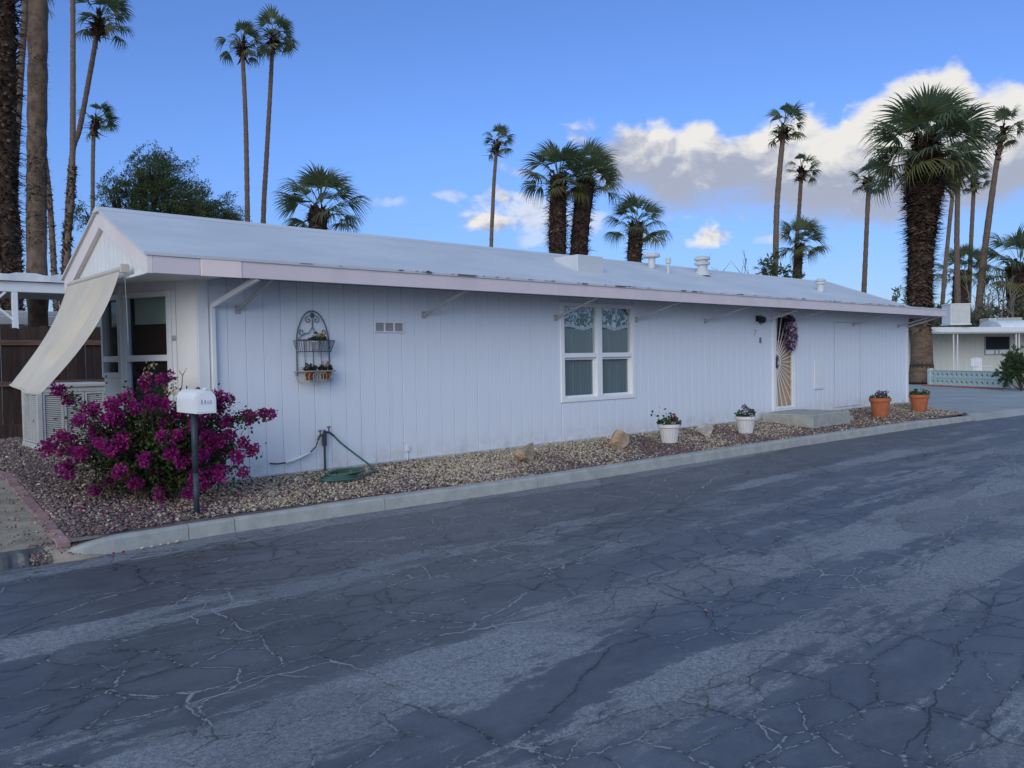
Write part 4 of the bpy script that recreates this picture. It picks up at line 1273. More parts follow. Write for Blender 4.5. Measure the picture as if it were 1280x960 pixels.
# ------------------------------------------------------------------ evaporative cooler
AC = thing('evaporative_cooler', 'pale grey evaporative cooler with louvred sides standing behind the bougainvillea', 'cooler', (-0.15, 5.0, 0.11))
x0, x1, y0, y1 = -0.64, 0.36, 4.5, 5.5
bd = MB()
for (xx, yy) in ((x0, y0), (x1 - 0.07, y0), (x0, y1 - 0.07), (x1 - 0.07, y1 - 0.07)):
    bd.bbox(xx, xx + 0.07, yy, yy + 0.07, 0.19, 1.02, 0.006)
bd.bbox(x0 + 0.02, x1 - 0.02, y0 + 0.02, y1 - 0.02, 0.95, 1.02, 0.004)
bd.bbox(x0 - 0.012, x1 + 0.012, y0 - 0.012, y1 + 0.012, 1.02, 1.08, 0.012)
bd.bbox(x0 - 0.01, x1 + 0.01, y0 - 0.01, y1 + 0.01, 0.08, 0.19, 0.01)
part('cabinet', bd, cooler_mat, AC)
part('liner', MB().box(x0 + 0.05, x1 - 0.05, y0 + 0.05, y1 - 0.05, 0.19, 0.95), cooler_dark, AC)


def louvres(p0, p1, out, name):
    """louvre panel between two corners (x,y) with blades"""
    p0 = Vector((*p0, 0)); p1 = Vector((*p1, 0))
    d = (p1 - p0).normalized(); ln_ = (p1 - p0).length
    o_ = Vector((*out, 0))
    f = MB()
    z0, z1 = 0.20, 0.945
    for a in (0.0, ln_ - 0.03):
        f.bar(p0 + d * (a + 0.015) + Vector((0, 0, z0)), p0 + d * (a + 0.015) + Vector((0, 0, z1)), 0.03, 0.03, o_)
    for z in (z0 + 0.015, z1 - 0.015):
        f.bar(p0 + d * 0.03 + Vector((0, 0, z)), p0 + d * (ln_ - 0.03) + Vector((0, 0, z)), 0.03, 0.03)
    pn = part(name, f, cooler_mat, AC)
    b = MB()
    z = z0 + 0.05
    while z < z1 - 0.04:
        a = p0 + d * 0.03 + Vector((0, 0, z)); c = p0 + d * (ln_ - 0.03) + Vector((0, 0, z))
        b.add([a + o_ * 0.008 - Vector((0, 0, 0.014)), c + o_ * 0.008 - Vector((0, 0, 0.014)), c - o_ * 0.012 + Vector((0, 0, 0.006)), a - o_ * 0.012 + Vector((0, 0, 0.006))], [(0, 1, 2, 3)])
        z += 0.028
    bl = part('louvre_blades', b, cooler_mat, pn)
    bl['kind'] = 'stuff'


for k in range(3):
    w = (x1 - x0 - 0.14) / 3
    louvres((x0 + 0.07 + k * w + 0.004, y0 + 0.03), (x0 + 0.07 + (k + 1) * w - 0.004, y0 + 0.03), (0, -1), 'louvre_panel')
for k in range(2):
    w = (y1 - y0 - 0.14) / 2
    louvres((x0 + 0.03, y0 + 0.07 + k * w + 0.004), (x0 + 0.03, y0 + 0.07 + (k + 1) * w - 0.004), (-1, 0), 'louvre_panel')
part('rating_plate', MB().bbox(x1 - 0.055, x1 - 0.015, y0 - 0.004, y0 + 0.002, 0.76, 0.90, 0.001), trim_white, AC)
part('stand', MB().box(x0 + 0.05, x1 - 0.05, y0 + 0.05, y1 - 0.05, 0.10, 0.18), concrete, AC)

# ------------------------------------------------------------------ concrete step
ST = thing('concrete_step', 'low pale concrete step below the sunburst door', 'step', (12.2, -0.6, 0))
part('landing', MB().bbox(11.42, 12.98, -1.20, -0.105, -0.22, 0.135, 0.012), concrete, ST)
part('tread', MB().bbox(12.985, 13.45, -1.05, -0.105, -0.22, 0.0, 0.012), concrete, ST)


# ------------------------------------------------------------------ plants in pots
def pot_plant(root, c, rad_, hgt, nleaf, nflow, fmat, lmat, lsize, fsize, spread=1.0, heads=None):
    cx, cy, cz = c
    r = np.random.default_rng(int(abs(cx * 100)) + 5)
    # leaves in a lumpy mound
    ph = r.uniform(0, 2 * PI, nleaf)
    rr = rad_ * spread * np.sqrt(r.random(nleaf))
    hh = hgt * (0.25 + 0.75 * r.random(nleaf)) * (1.05 - 0.6 * (rr / (rad_ * spread)) ** 2) * (0.8 + 0.35 * np.sin(ph * 2 + cx))
    pos = np.stack([cx + rr * np.cos(ph), cy + rr * np.sin(ph), cz + hh], 1)
    dr = np.stack([np.cos(ph), np.sin(ph), r.uniform(-0.2, 0.9, nleaf)], 1) + r.normal(size=(nleaf, 3)) * 0.4
    V, F, t = leafquads(pos, dr, lsize * r.uniform(.7, 1.2, nleaf), lsize * 0.85, 0.15, r)
    off = np.array(wloc(root))
    o_ = put('leaves', npmesh('leaves', V - off, F, lmat, t), root)
    o_['kind'] = 'stuff'
    st = MB()
    for k in range(9):
        a = 2 * PI * k / 9 + cx
        st.tube([(cx, cy, cz - 0.02), (cx + rad_ * .3 * math.cos(a), cy + rad_ * .3 * math.sin(a), cz + hgt * .45), (cx + rad_ * .7 * math.cos(a), cy + rad_ * .7 * math.sin(a), cz + hgt * .8)], [0.006, 0.005, 0.003], 5)
    part('stems', st, M('green_stem', (0.08, 0.11, 0.04), 0.6, 0.2, 10), root)
    if nflow:
        heads = heads or [(r.uniform(-.6, .6) * rad_, r.uniform(-.6, .6) * rad_, hgt * r.uniform(.75, 1.1)) for _ in range(nflow)]
        for h in heads:
            m_ = 26
            d = unit(r.normal(size=(m_, 3)))
            p = np.array([cx + h[0], cy + h[1], cz + h[2]]) + d * fsize * r.uniform(.5, 1, (m_, 1))
            V, F, t = leafquads(p, d + r.normal(size=(m_, 3)) * .5, fsize * .8, fsize * .8, 0.2, r)
            put('flower_head', npmesh('flower_head', V - off, F, fmat, t), root)


def garden_pot(name, label, x, y, dia, h, mat, ph, nl, fl, fmat, heads=None, ribs=False, spread=1.0):
    z = zg(x, y)
    t = thing(name, label, 'potted plant', (x, y, z), None)
    R = dia / 2
    b = MB()
    n = 40
    prof = [(R * .66, 0.0), (R * .68, 0.012), (R * .89, h * .80), (R * .90, h * .81), (R * 1.0, h * .82), (R * 1.01, h * .86), (R * 1.0, h * .985), (R * .985, h), (R * .93, h), (R * .90, h * .93)]
    vs = []
    for (r_c, zz) in prof:
        for k in range(n):
            a = 2 * PI * k / n
            rr = r_c
            if ribs and h * .02 < zz < h * .815 and k % 2:
                rr -= 0.006
            vs.append((x + rr * math.cos(a), y + rr * math.sin(a), z + zz))
    fs = [(i * n + k, i * n + (k + 1) % n, (i + 1) * n + (k + 1) % n, (i + 1) * n + k) for i in range(len(prof) - 1) for k in range(n)]
    fs.append(tuple(range(n - 1, -1, -1)))
    b.add(vs, fs)
    part('pot', b, mat, t)
    part('soil', MB().lathe([(R * .91, h * .90), (R * .91, h * .93), (R * .5, h * .955)], (x, y, z), 24), soil, t)
    pot_plant(t, (x, y, z + h * .93), R * .85, ph, nl, fl, fmat, pot_leaf, 0.05, 0.035, spread, heads)
    return t


t = garden_pot('flower_pot', 'white ribbed pot with trailing geranium and one dark red bloom', 7.32, -0.87, 0.37, 0.30, white_pot, 0.19, 170, 3, fl_red,
               [(0.06, -.04, .15), (0.09, -.03, .11), (0.05, -.05, .10)], True, 1.15)
mb = MB().tube([(7.2, -0.87, 0.22), (7.05, -0.83, 0.36), (6.98, -.8, .42)], [0.004, 0.003, 0.002], 5)
part('stray_stem', mb, MATS['green_stem'], t)
r = np.random.default_rng(4)
V, F, tt = leafquads(np.array([(6.98, -.8, .42), (7.05, -.82, .37), (7.1, -.84, .45), (7.13, -.83, .48), (6.97, -.79, .41), (7.2, -.85, .46)]), r.normal(size=(6, 3)), 0.055, 0.045, .1, r, None)
put('stray_leaves', npmesh('stray_leaves', V - np.array(wloc(t)), F, pot_leaf, tt), t)
garden_pot('flower_pot', 'white ribbed pot with a compact pansy plant nearest the concrete step', 9.52, -0.91, 0.37, 0.30, white_pot, 0.15, 130, 7, fl_purple,
           [(-0.08, -.05, .16), (0.0, .03, .2), (0.08, .02, .17), (-.05, -.1, .08), (.04, -.08, .12)], True)
garden_pot('flower_pot', 'terracotta pot with dark flowers standing in front of the wall', 14.66, -1.08, 0.46, 0.42, terra, 0.14, 130, 6, fl_purple)
garden_pot('flower_pot', 'terracotta pot with dark green plant at the far corner of the house', 16.83, -1.06, 0.46, 0.40, terra, 0.15, 150, 1, fl_purple)


# ------------------------------------------------------------------ rocks
def rock(label, x, y, dims, mat, seed, shape=None):
    r = np.random.default_rng(seed)
    z = zg(x, y)
    import bmesh
    bm = bmesh.new()
    bmesh.ops.create_icosphere(bm, subdivisions=4, radius=1.0)
    pl = [unit(r.normal(size=3) * np.array([1, 1, .8])) for _ in range(11)]
    ds = r.uniform(0.42, 0.82, 11)
    for v in bm.verts:
        p = np.array(v.co)
        for nrm, d in zip(pl, ds):
            s = p @ nrm
            if s > d:
                p = p - nrm * (s - d) * 0.985
        p *= 1 + 0.025 * math.sin(p[0] * 9 + seed) * math.sin(p[1] * 11 + 1) + 0.02 * math.sin(p[2] * 17 + p[0] * 5) + r.normal() * 0.008
        if shape:
            p = shape(p)
        v.co = p
    me = bpy.data.meshes.new('rock')
    bm.to_mesh(me)
    bm.free()
    co = np.array([v.co[:] for v in me.vertices])
    co -= (co.max(0) + co.min(0)) / 2
    co /= (co.max(0) - co.min(0))
    co *= np.array(dims)
    co[:, 2] += dims[2] * 0.42
    me.vertices.foreach_set('co', co.astype(np.float32).ravel())
    me.materials.append(mat)
    o_ = put('rock', me, None, (x, y, z))
    return tag(o_, label, 'rock')


def wedge(p):
    q = p.copy()
    q[2] = q[2] + 0.9 * max(0, p[0]) if p[2] > -.2 else q[2]
    return q


rock('tan wedge shaped rock with a raised point nearest the garden hose', 4.08, -0.86, (0.38, 0.22, 0.27), rock_tan, 3, wedge)
rock('blocky upright tan and orange rock below the large window', 6.11, -0.80, (0.30, 0.26, 0.32), rock_tan, 8)
rock('small pale angular rock between the two white pots', 8.47, -0.76, (0.34, 0.22, 0.24), rock_pale, 12, wedge)

# ------------------------------------------------------------------ mailbox
MX = thing('mailbox', 'white rounded mailbox on a dark post at the kerb in front of the bougainvillea', 'mailbox', (-0.52, -1.17, -0.11))
mx0, mx1, my0, my1, mz0 = -0.585, -0.39, -1.375, -0.905, 0.868
w = (mx1 - mx0) / 2
prof = [(-w, 0), (w, 0), (w, 0.125)] + [(w * math.cos(rad(a)), 0.125 + w * math.sin(rad(a))) for a in range(10, 180, 10)] + [(-w, 0.125)]
mcx = (mx0 + mx1) / 2
part('box', MB().prism([(mcx + p[0], mz0 + p[1]) for p in prof], my0 + 0.012, my1, 'y'), mail_white, MX)
prof2 = [(p[0] * 1.03, p[1] * 1.012 - 0.002) for p in prof]
dr = part('door', MB().prism([(mcx + p[0], mz0 + p[1]) for p in prof2], my0 - 0.006, my0 + 0.010, 'y').prism([(mcx + p[0] * .86, mz0 + 0.012 + p[1] * .88) for p in prof], my0 - 0.010, my0 - 0.006, 'y'),
          mail_white, MX)
part('latch', MB().bbox(mcx - 0.012, mcx + 0.012, my0 - 0.03, my0 + 0.03, mz0 + 0.222, mz0 + 0.24, 0.004), mail_white, dr)
text_part('11', 0.060, (mcx - 0.022, my0 - 0.0105, mz0 + 0.085), num_dark, dr, 'box_number', 0, 0.002)
text_part('68', 0.052, (mcx + 0.035, my0 - 0.0105, mz0 + 0.085), num_pale, dr, 'box_number', 0, 0.002)
part('post', MB().tube([(-0.52, -1.17, -0.16), (-0.52, -1.17, 0.30)], 0.028, 12).tube([(-0.52, -1.17, 0.29), (-0.52, -1.17, 0.868)], 0.031, 12), post_mat, MX, True)

# ------------------------------------------------------------------ spigot, drip line and hose
SP = thing('garden_tap', 'thin dark standpipe with two brass taps against the wall', 'garden tap', (1.49, -0.06, 0))
part('pipe', MB().tube([(1.49, -0.06, -0.05), (1.49, -0.06, 0.50)], 0.014, 8).bbox(1.465, 1.515, -0.08, -0.04, 0.30, 0.46, 0.006), dark_metal, SP)
part('tap', MB().tube([(1.49, -0.06, 0.48), (1.56, -0.07, 0.46), (1.61, -0.08, 0.42)], 0.014, 8).tube([(1.55, -.07, .47), (1.55, -.07, .53)], 0.008, 6).bbox(1.525, 1.575, -.078, -.062, .525, .54, .003), dark_metal, SP)
part('tap', MB().tube([(1.49, -0.06, 0.44), (1.42, -0.07, 0.43), (1.39, -0.08, 0.38)], 0.013, 8).tube([(1.43, -.07, .43), (1.43, -.07, .49)], 0.007, 6).bbox(1.405, 1.455, -.078, -.062, .485, .5, .003), dark_metal, SP)
DL = thing('drip_line', 'black drip tube with a white sleeve looped along the wall left of the tap', 'irrigation tube', (1.2, -0.05, 0.2))
pts = [(1.39, -0.08, 0.37), (1.37, -0.06, 0.30), (1.30, -0.05, 0.24), (1.2, -0.04, 0.20), (1.08, -0.04, 0.165), (0.98, -0.04, 0.145), (0.88, -0.04, 0.14), (0.78, -0.04, 0.155)]
part('tube', MB().tube(pts, 0.008, 6), black, DL, True)
part('sleeve', MB().tube(pts[2:6], 0.017, 8), trim_white, DL, True)
hs = []
for (x, y, z) in [(1.61, -0.08, 0.42), (1.68, -0.12, 0.33), (1.80, -0.22, 0.20), (1.92, -0.34, 0.07), (1.99, -0.42, -0.015), (1.98, -0.47, -0.025), (1.86, -0.52, -0.02)]:
    hs.append(Vector((x, y, z)))
for k in range(60):
    a = k * 2 * PI / 14 + 0.4
    rr = 0.20 + 0.05 * math.sin(k * 0.37)
    hs.append(Vector((1.42 + rr * 1.12 * math.cos(-a) + 0.02 * math.sin(k * .9), -0.60 + rr * 0.72 * math.sin(-a), -0.045 + 0.0016 * k + 0.012 * math.sin(k * .5))))
sm_ = []
for i in range(len(hs) - 1):
    p0, p1, p2, p3 = hs[max(i - 1, 0)], hs[i], hs[i + 1], hs[min(i + 2, len(hs) - 1)]
    for s in (0, .33, .66):
        sm_.append(0.5 * ((2 * p1) + (p2 - p0) * s + (2 * p0 - 5 * p1 + 4 * p2 - p3) * s * s + (3 * p1 - p0 - 3 * p2 + p3) * s ** 3))
tag(part('garden_hose', MB().tube(sm_, 0.0125, 8), hose_mat, None, True), 'green garden hose running from the tap to a coil on the gravel', 'hose')

# ------------------------------------------------------------------ wall planter rack with pots
RK = thing('planter_rack', 'arched wrought iron wall rack with scrollwork and two wire baskets', 'planter rack', (1.38, -0.06, 1.5))
iron = M('wrought_iron', (0.10, 0.11, 0.12), 0.5, 0.25, 12)
xa, xb, zt0, ztop = 1.165, 1.60, 1.60, 1.955
xc = (xa + xb) / 2
fr_ = MB()
arch = [(xa, -.03, 1.17)] + [(xa, -.03, 1.60)]
for i in range(1, 9):
    s = i / 8
    arch.append((xa + (xc - xa) * (s ** 1.6 * .75 + s * .25), -.03, 1.60 + (ztop - 1.60) * math.sin(s * PI / 2) ** .9))
fr_.tube(arch, 0.007, 6)
fr_.tube([(2 * xc - p[0], p[1], p[2]) for p in arch], 0.007, 6)
for z in (1.605, 1.22):
    fr_.tube([(xa, -.03, z), (xb, -.03, z)], 0.006, 6)
for i in range(1, 4):
    xx = xa + (xb - xa) * i / 4
    fr_.tube([(xx, -.03, 1.17), (xx, -.03, 1.60)], 0.004, 5)
part('frame', fr_, iron, RK)
sc = MB()


def spiral(cx, cz, r0, turns, a0, sgn, n=22):
    return [(cx + r0 * (1 - .8 * i / n) * math.cos(a0 + sgn * turns * 2 * PI * i / n), -.03, cz + r0 * (1 - .8 * i / n) * math.sin(a0 + sgn * turns * 2 * PI * i / n)) for i in range(n + 1)]


for s in (-1, 1):
    sc.tube(spiral(xc + s * .055, 1.845, .042, 1.1, rad(90), -s), 0.005, 5)
    sc.tube(spiral(xc + s * .145, 1.70, .045, 1.1, rad(200 if s > 0 else -20), s), 0.005, 5)
    sc.tube([(xc + s * .19, -.03, 1.615), (xc + s * .12, -.03, 1.675), (xc + s * .05, -.03, 1.685), (xc, -.03, 1.76), (xc, -.03, 1.86)], 0.005, 5)
for a in range(6):
    sc.tube([(xc, -.03, 1.90), (xc + .035 * math.cos(a * PI / 3), -.035, 1.90 + .035 * math.sin(a * PI / 3))], 0.009, 5)
part('scrollwork', sc, iron, RK)


def basket(zb, zt, curls):
    mb = MB()

    def ring(z, dx, dy, r=0.006):
        pts = []
        for i in range(17):
            a = PI * i / 16
            pts.append((xc - (xb - xa) / 2 * 1.06 * dx * math.copysign(abs(math.cos(a)) ** .6, math.cos(a)), -.03 - dy * math.sin(a) ** .6, z))
        mb.tube(pts, r, 6)
        return pts
    a = ring(zb, .92, .13)
    b_ = ring(zt, 1.1, .19)
    for p, q in list(zip(a, b_))[::1 if not curls else 4]:
        mb.tube([p, q], 0.0035, 5)
    if curls:
        for i in range(9):
            s = (i + .5) / 9
            xx = xa + (xb - xa) * s
            yy = -.03 - .165 * math.sin(PI * s) ** .6
            mb.tube([(xx + .045 * math.cos(t_ * .6), yy, zb + .055 + .055 * math.sin(t_ * .6)) for t_ in range(11)], 0.004, 5)
    return mb


part('wire_basket', basket(1.46, 1.59, False), iron, RK)
part('wire_basket', basket(1.10, 1.225, True), M('pale_wire', (0.38, 0.37, 0.35), 0.5, .15, 10), RK)


def small_pot(label, x, z, mat, lm, fmat, fl, dia=.13, h=.115):
    t = thing('small_pot', label, 'potted plant', (x, -.12, z))
    b = MB().lathe([(dia * .34, 0), (dia * .46, h * .8), (dia * .5, h * .8), (dia * .5, h), (dia * .44, h), (dia * .42, h * .9)], (x, -.12, z), 20)
    part('pot', b, mat, t, True)
    pot_plant(t, (x, -.12, z + h * .9), dia * .55, .095, 90, fl, fmat, lm, .04, .022)


small_pot('pale patterned pot with yellow flowers in the upper wire basket', 1.40, 1.475, M('patterned_pot', (0.5, 0.54, 0.58), .4, .3, 30), succ_leaf, fl_yellow, 3, .17, .115)
small_pot('terracotta pot with a dark succulent, left in the lower wire basket', 1.285, 1.115, terra, succ_leaf, fl_pink, 0)
small_pot('terracotta pot with a pink tipped succulent, right in the lower wire basket', 1.495, 1.115, terra, succ_leaf, fl_pink, 3)

# ------------------------------------------------------------------ wreath on the door
WR = thing('door_wreath', 'hanging wreath of purple and pale flowers on the sunburst door', 'wreath', (12.56, -0.08, 1.75))
r = np.random.default_rng(31)
off = np.array([12.56, -.08, 1.75])
for nm, mt_, n, sz, zlo, zhi, rr in (('dark_flowers', fl_purple, 620, .065, 1.42, 2.12, .22), ('pale_flowers', fl_white, 330, .06, 1.46, 2.0, .19)):
    zz = r.uniform(zlo, zhi, n)
    a = r.uniform(0, 2 * PI, n)
    q = np.sqrt(r.random(n)) * rr * np.sqrt(np.clip(1.05 - ((zz - 1.76) / .38) ** 2, .05, 1))
    cxs = 12.53 + .02 * np.sin(zz * 6)
    p = np.stack([cxs + q * np.cos(a), -.075 - np.abs(q * np.sin(a)) * .7 - (.03 if nm[0] == 'p' else 0), zz], 1)
    d = np.stack([np.cos(a), -np.ones(n) * .6, r.normal(size=n)], 1)
    if nm[0] == 'p':
        kp = (np.sin(zz * 22 + a) > -.2)
        p, d = p[kp], d[kp]
    V, F, tt = leafquads(p, d, sz, sz * .8, .2, r)
    o_ = put(nm, npmesh(nm, V - off, F, mt_, tt), WR)
    o_['kind'] = 'stuff'

# ------------------------------------------------------------------ bougainvillea
BG = thing('bougainvillea', 'sprawling bougainvillea bush covered in magenta bracts at the corner of the house', 'shrub', (-0.62, -0.3, 0))
CL = [(-1.43, -0.08, 1.12, 0.079), (-1.33, -0.03, 1.01, 0.064), (-1.22, -0.35, 0.9, 0.094), (-1.03, -0.46, 0.96, 0.094), (-1.02, -0.46, 0.82, 0.142), (-1.33, -0.38, 0.81, 0.077), (-1.54, -0.07, 0.55, 0.094), (-1.32, 0.13, 0.61, 0.113), (-1.3, -0.31, 0.5, 0.101), (-1.15, -0.56, 0.53, 0.093), (-0.92, -0.35, 0.59, 0.112), (-0.92, -0.67, 0.92, 0.062), (-0.77, -0.59, 1.17, 0.087), (-0.78, -0.81, 0.98, 0.093), (-0.65, -0.82, 0.96, 0.078), (-1.41, -0.22, 0.29, 0.055), (-1.19, -0.26, 0.09, 0.055), (-0.87, -0.51, 0.15, 0.079), (-0.85, -0.74, 0.41, 0.086), (-0.62, -0.81, 0.45, 0.103), (-0.54, -0.9, 0.34, 0.079), (-0.61, -1.0, 0.64, 0.061), (-0.28, -1.02, 0.58, 0.127), (-0.41, -1.0, 0.42, 0.124), (-0.36, -0.9, 0.21, 0.128), (-0.23, -1.01, 0.25, 0.112), (-0.16, -1.06, 0.75, 0.064), (-0.29, -0.95, 1.02, 0.055), (-0.21, -1.0, 0.99, 0.079), (-0.17, -0.97, 0.89, 0.073), (-0.12, -1.1, 0.97, 0.031), (0.04, -1.12, 0.78, 0.073), (0.07, -1.2, 0.79, 0.064), (0.12, -1.3, 0.81, 0.056), (0.14, -1.4, 0.83, 0.047), (-0.15, -1.0, 0.6, 0.095), (0.0, -1.1, 0.54, 0.056), (0.09, -1.15, 0.45, 0.048), (-0.09, -1.1, 0.39, 0.08), (-0.02, -1.1, 0.24, 0.056), (-0.62, -0.66, 0.78, 0.056), (-0.69, -0.66, 0.04, 0.056), (-0.49, -0.9, 0.08, 0.071), (-1.14, -0.24, 0.68, 0.072), (-0.75, -0.9, 0.64, 0.054), (-0.54, -0.79, 0.86, 0.064), (-0.44, -0.95, 0.74, 0.071), (-1.06, -0.67, 0.31, 0.062)]
r = np.random.default_rng(77)
base = np.array((-0.62, -0.32, -0.03))
allv, alll = [], []
fw_ = np.array([0.67, 0.74, 0.0])
lat = np.array([0.74, -0.67, 0.0])
br = MB()
lp, ldr = [], []
fp, fd, ft = [], [], []
extra = []
for _ in range(90):
    a = r.normal(size=3) * np.array([.42, .17, .26])
    p = base + np.array([0, 0, .55]) + lat * a[0] + fw_ * (a[1] + .05)
    p[2] = base[2] + .55 + a[2]
    if p[2] < .1:
        p[2] = .12 + .2 * r.random()
    p[1] = min(p[1], -.12 if p[0] > -.3 else .3)
    extra.append((*p, .05 + .05 * r.random()))
for i, (x, y, z, q) in enumerate(CL + extra):
    e = np.array((x, y, z))
    d = e - base
    m1 = base + d * .35 + np.array([0, 0, .10 + .22 * np.linalg.norm(d[:2])]) + r.normal(size=3) * .04
    m2 = base + d * .72 + np.array([0, 0, .10 + .10 * np.linalg.norm(d[:2])]) + r.normal(size=3) * .03
    p0 = base + r.normal(size=3) * np.array([.10, .10, .0])
    pts = []
    for s in np.linspace(0, 1, 9):
        b0 = (1 - s) ** 3 * p0 + 3 * (1 - s) ** 2 * s * m1 + 3 * (1 - s) * s * s * m2 + s ** 3 * e
        pts.append(b0)
    br.tube([tuple(p) for p in pts], [.011 - .008 * k / 8 for k in range(9)], 5)
    pts = np.array(pts)
    n = int(80 if i < len(CL) else 50)
    s = r.uniform(.25, 1.0, n) * 8
    k = np.clip(s.astype(int), 0, 7)
    f_ = (s - k)[:, None]
    P0 = pts[k] * (1 - f_) + pts[k + 1] * f_ + r.normal(size=(n, 3)) * .045
    lp.append(P0)
    ldr.append(r.normal(size=(n, 3)) + np.array([0, 0, -.2]))
    n = int(17000 * q * q * (1.25 if i < len(CL) else 0.9) + 30)
    dd = unit(r.normal(size=(n, 3)))
    # lumps inside a cluster: sub-heads
    nh = max(3, int(q * 75))
    heads = e + unit(r.normal(size=(nh, 3))) * q * r.uniform(.25, .85, (nh, 1)) * np.array([1, 1, .8])
    hid = r.integers(0, nh, n)
    hr = .042
    pp = heads[hid] + dd * hr * r.uniform(.55, 1.0, (n, 1))
    fp.append(pp)
    fd.append(dd + r.normal(size=(n, 3)) * .55)
    hv = r.random(nh)
    ft.append(np.clip(hv[hid] * .6 + r.random(n) * .5 - .05, 0, 1))
# a dense dark core of leaves
n = 7500
a = r.normal(size=(n, 3))
core_p = base + np.array([0, 0, .46]) + lat * (a[:, :1] * .33) + fw_ * (a[:, 1:2] * .14) + np.array([0, 0, 1.0]) * (a[:, 2:] * .22)
core_p = core_p[core_p[:, 2] > .03]
lp.append(core_p)
ldr.append(r.normal(size=core_p.shape))
lp = np.concatenate(lp); ldr = np.concatenate(ldr)
inwall = (lp[:, 1] > -.03) & (lp[:, 0] > -.05)
lp = lp[~inwall]; ldr = ldr[~inwall]
V, F, tt = leafquads(lp, ldr, r.uniform(.03, .055, len(lp)), .03, .2, r)
off = np.array(wloc(BG))
o_ = put('leaves', npmesh('leaves', V - off, F, boug_leaf, tt), BG); o_['kind'] = 'stuff'
part('branches', br, bark, BG)
fp = np.concatenate(fp); fd = np.concatenate(fd); ft = np.concatenate(ft)
V, F, tt = leafquads(fp, fd, r.uniform(.024, .038, len(fp)), .028, .3, r, ft)
o_ = put('bracts', npmesh('bracts', V - off, F, boug_bract, tt), BG); o_['kind'] = 'stuff'
# dry tops
dp = []
for c in ((-.74, -.59, 1.25), (-.72, -.6, 1.33), (-.60, -.7, 1.10), (-.80, -.62, 1.19), (-.58, -.78, 1.06), (-.55, -.75, 1.12)):
    dp.append(np.array(c) + r.normal(size=(16, 3)) * .025)
dp = np.concatenate(dp)
V, F, tt = leafquads(dp, r.normal(size=dp.shape), .03, .02, .2, r)
o_ = put('dry_bracts', npmesh('dry_bracts', V - off, F, boug_dry, tt), BG); o_['kind'] = 'stuff'
part('twigs', MB().tube([(-.52, -.72, .95), (-.475, -.76, 1.12), (-.47, -.77, 1.22), (-.43, -.79, 1.30)], [.006, .005, .004, .002], 5).tube([(-.47, -.77, 1.22), (-.50, -.76, 1.27)], .003, 5)
     .tube([(-.74, -.59, 1.2), (-.735, -.6, 1.34)], .004, 5), bark, BG)

# petals and leaves on the road
PT = []
for i, (x, y, c) in enumerate([(-1.42, -1.60, 0), (-1.34, -1.60, 0), (0.05, -1.64, 0), (-2.08, -1.56, 0), (0.77, -6.09, 1), (9.7, -4.3, 1)]):
    s = .035 if c == 0 else .05
    V, F, tt = leafquads(np.array([(0, 0, 0.006)]), np.array([(1, .3 * i, .08)]), s, s * .8, .15, r)
    me = npmesh('fallen_petal' if c == 0 else 'fallen_leaf', V, F, boug_bract if c == 0 else boug_dry, tt)
    o_ = put(me.name.split('.')[0], me, None, (x, y, -.276))
    PT.append(o_)
for o_, lb in zip(PT[:4], ('magenta petal in the gutter at the left end of the kerb', 'second magenta petal in the gutter, close to the kerb end',
                           'magenta petal lying on the road below the mailbox', 'magenta petal lying below the dark kerb ramp')):
    tag(o_, lb, 'petal', 'petals fallen on the road')
tag(PT[4], 'curled pale yellow leaf alone on the foreground asphalt', 'leaf', 'leaves fallen on the road')
tag(PT[5], 'pale dry leaf on the asphalt far to the right', 'leaf', 'leaves fallen on the road')
n = 150
xq = r.normal(-0.62, .55, n)
yq = r.normal(-0.75, .35, n)
kq = (yq > np.array([kerb_y(a) for a in xq]) + .18) & ~((yq > -.04) & (xq > -.05)) & (xq > -1.45)
pq = np.stack([xq[kq], yq[kq], .09 * yq[kq] + .018], 1)
dq = np.stack([r.normal(size=len(pq)), r.normal(size=len(pq)), r.normal(size=len(pq)) * .25], 1)
V, F, tt = leafquads(pq, dq, .03, .026, .2, r)
o_ = put('fallen_petals', npmesh('fallen_petals', V, F, boug_bract, tt))
o_['kind'] = 'stuff'
o_['label'] = 'magenta petals scattered on the gravel under the bougainvillea'
# small stones caught in the gutter
for i, (x, y) in enumerate([(-1.16, -1.585), (-1.08, -1.58), (-1.00, -1.57), (-.93, -1.56), (-.85, -1.56)]):
    V, F, C_ = pebble_mesh(np.array([0.0]), np.array([0.0]), r, .018, .026)
    C_[:, :3] = (.42, .38, .30)
    o_ = put('gutter_pebble', npmesh('gutter_pebble', V, F, pm, cols=C_), None, (x, y, -.268))
    tag(o_, ['pale gutter pebble nearest the low tip of the kerb', 'second pale gutter pebble from the low tip of the kerb',
             'middle one of the five pale pebbles in the gutter', 'fourth pale gutter pebble from the low tip of the kerb',
             'pale gutter pebble farthest from the low tip of the kerb'][i], 'pebble', 'pebbles in the gutter')

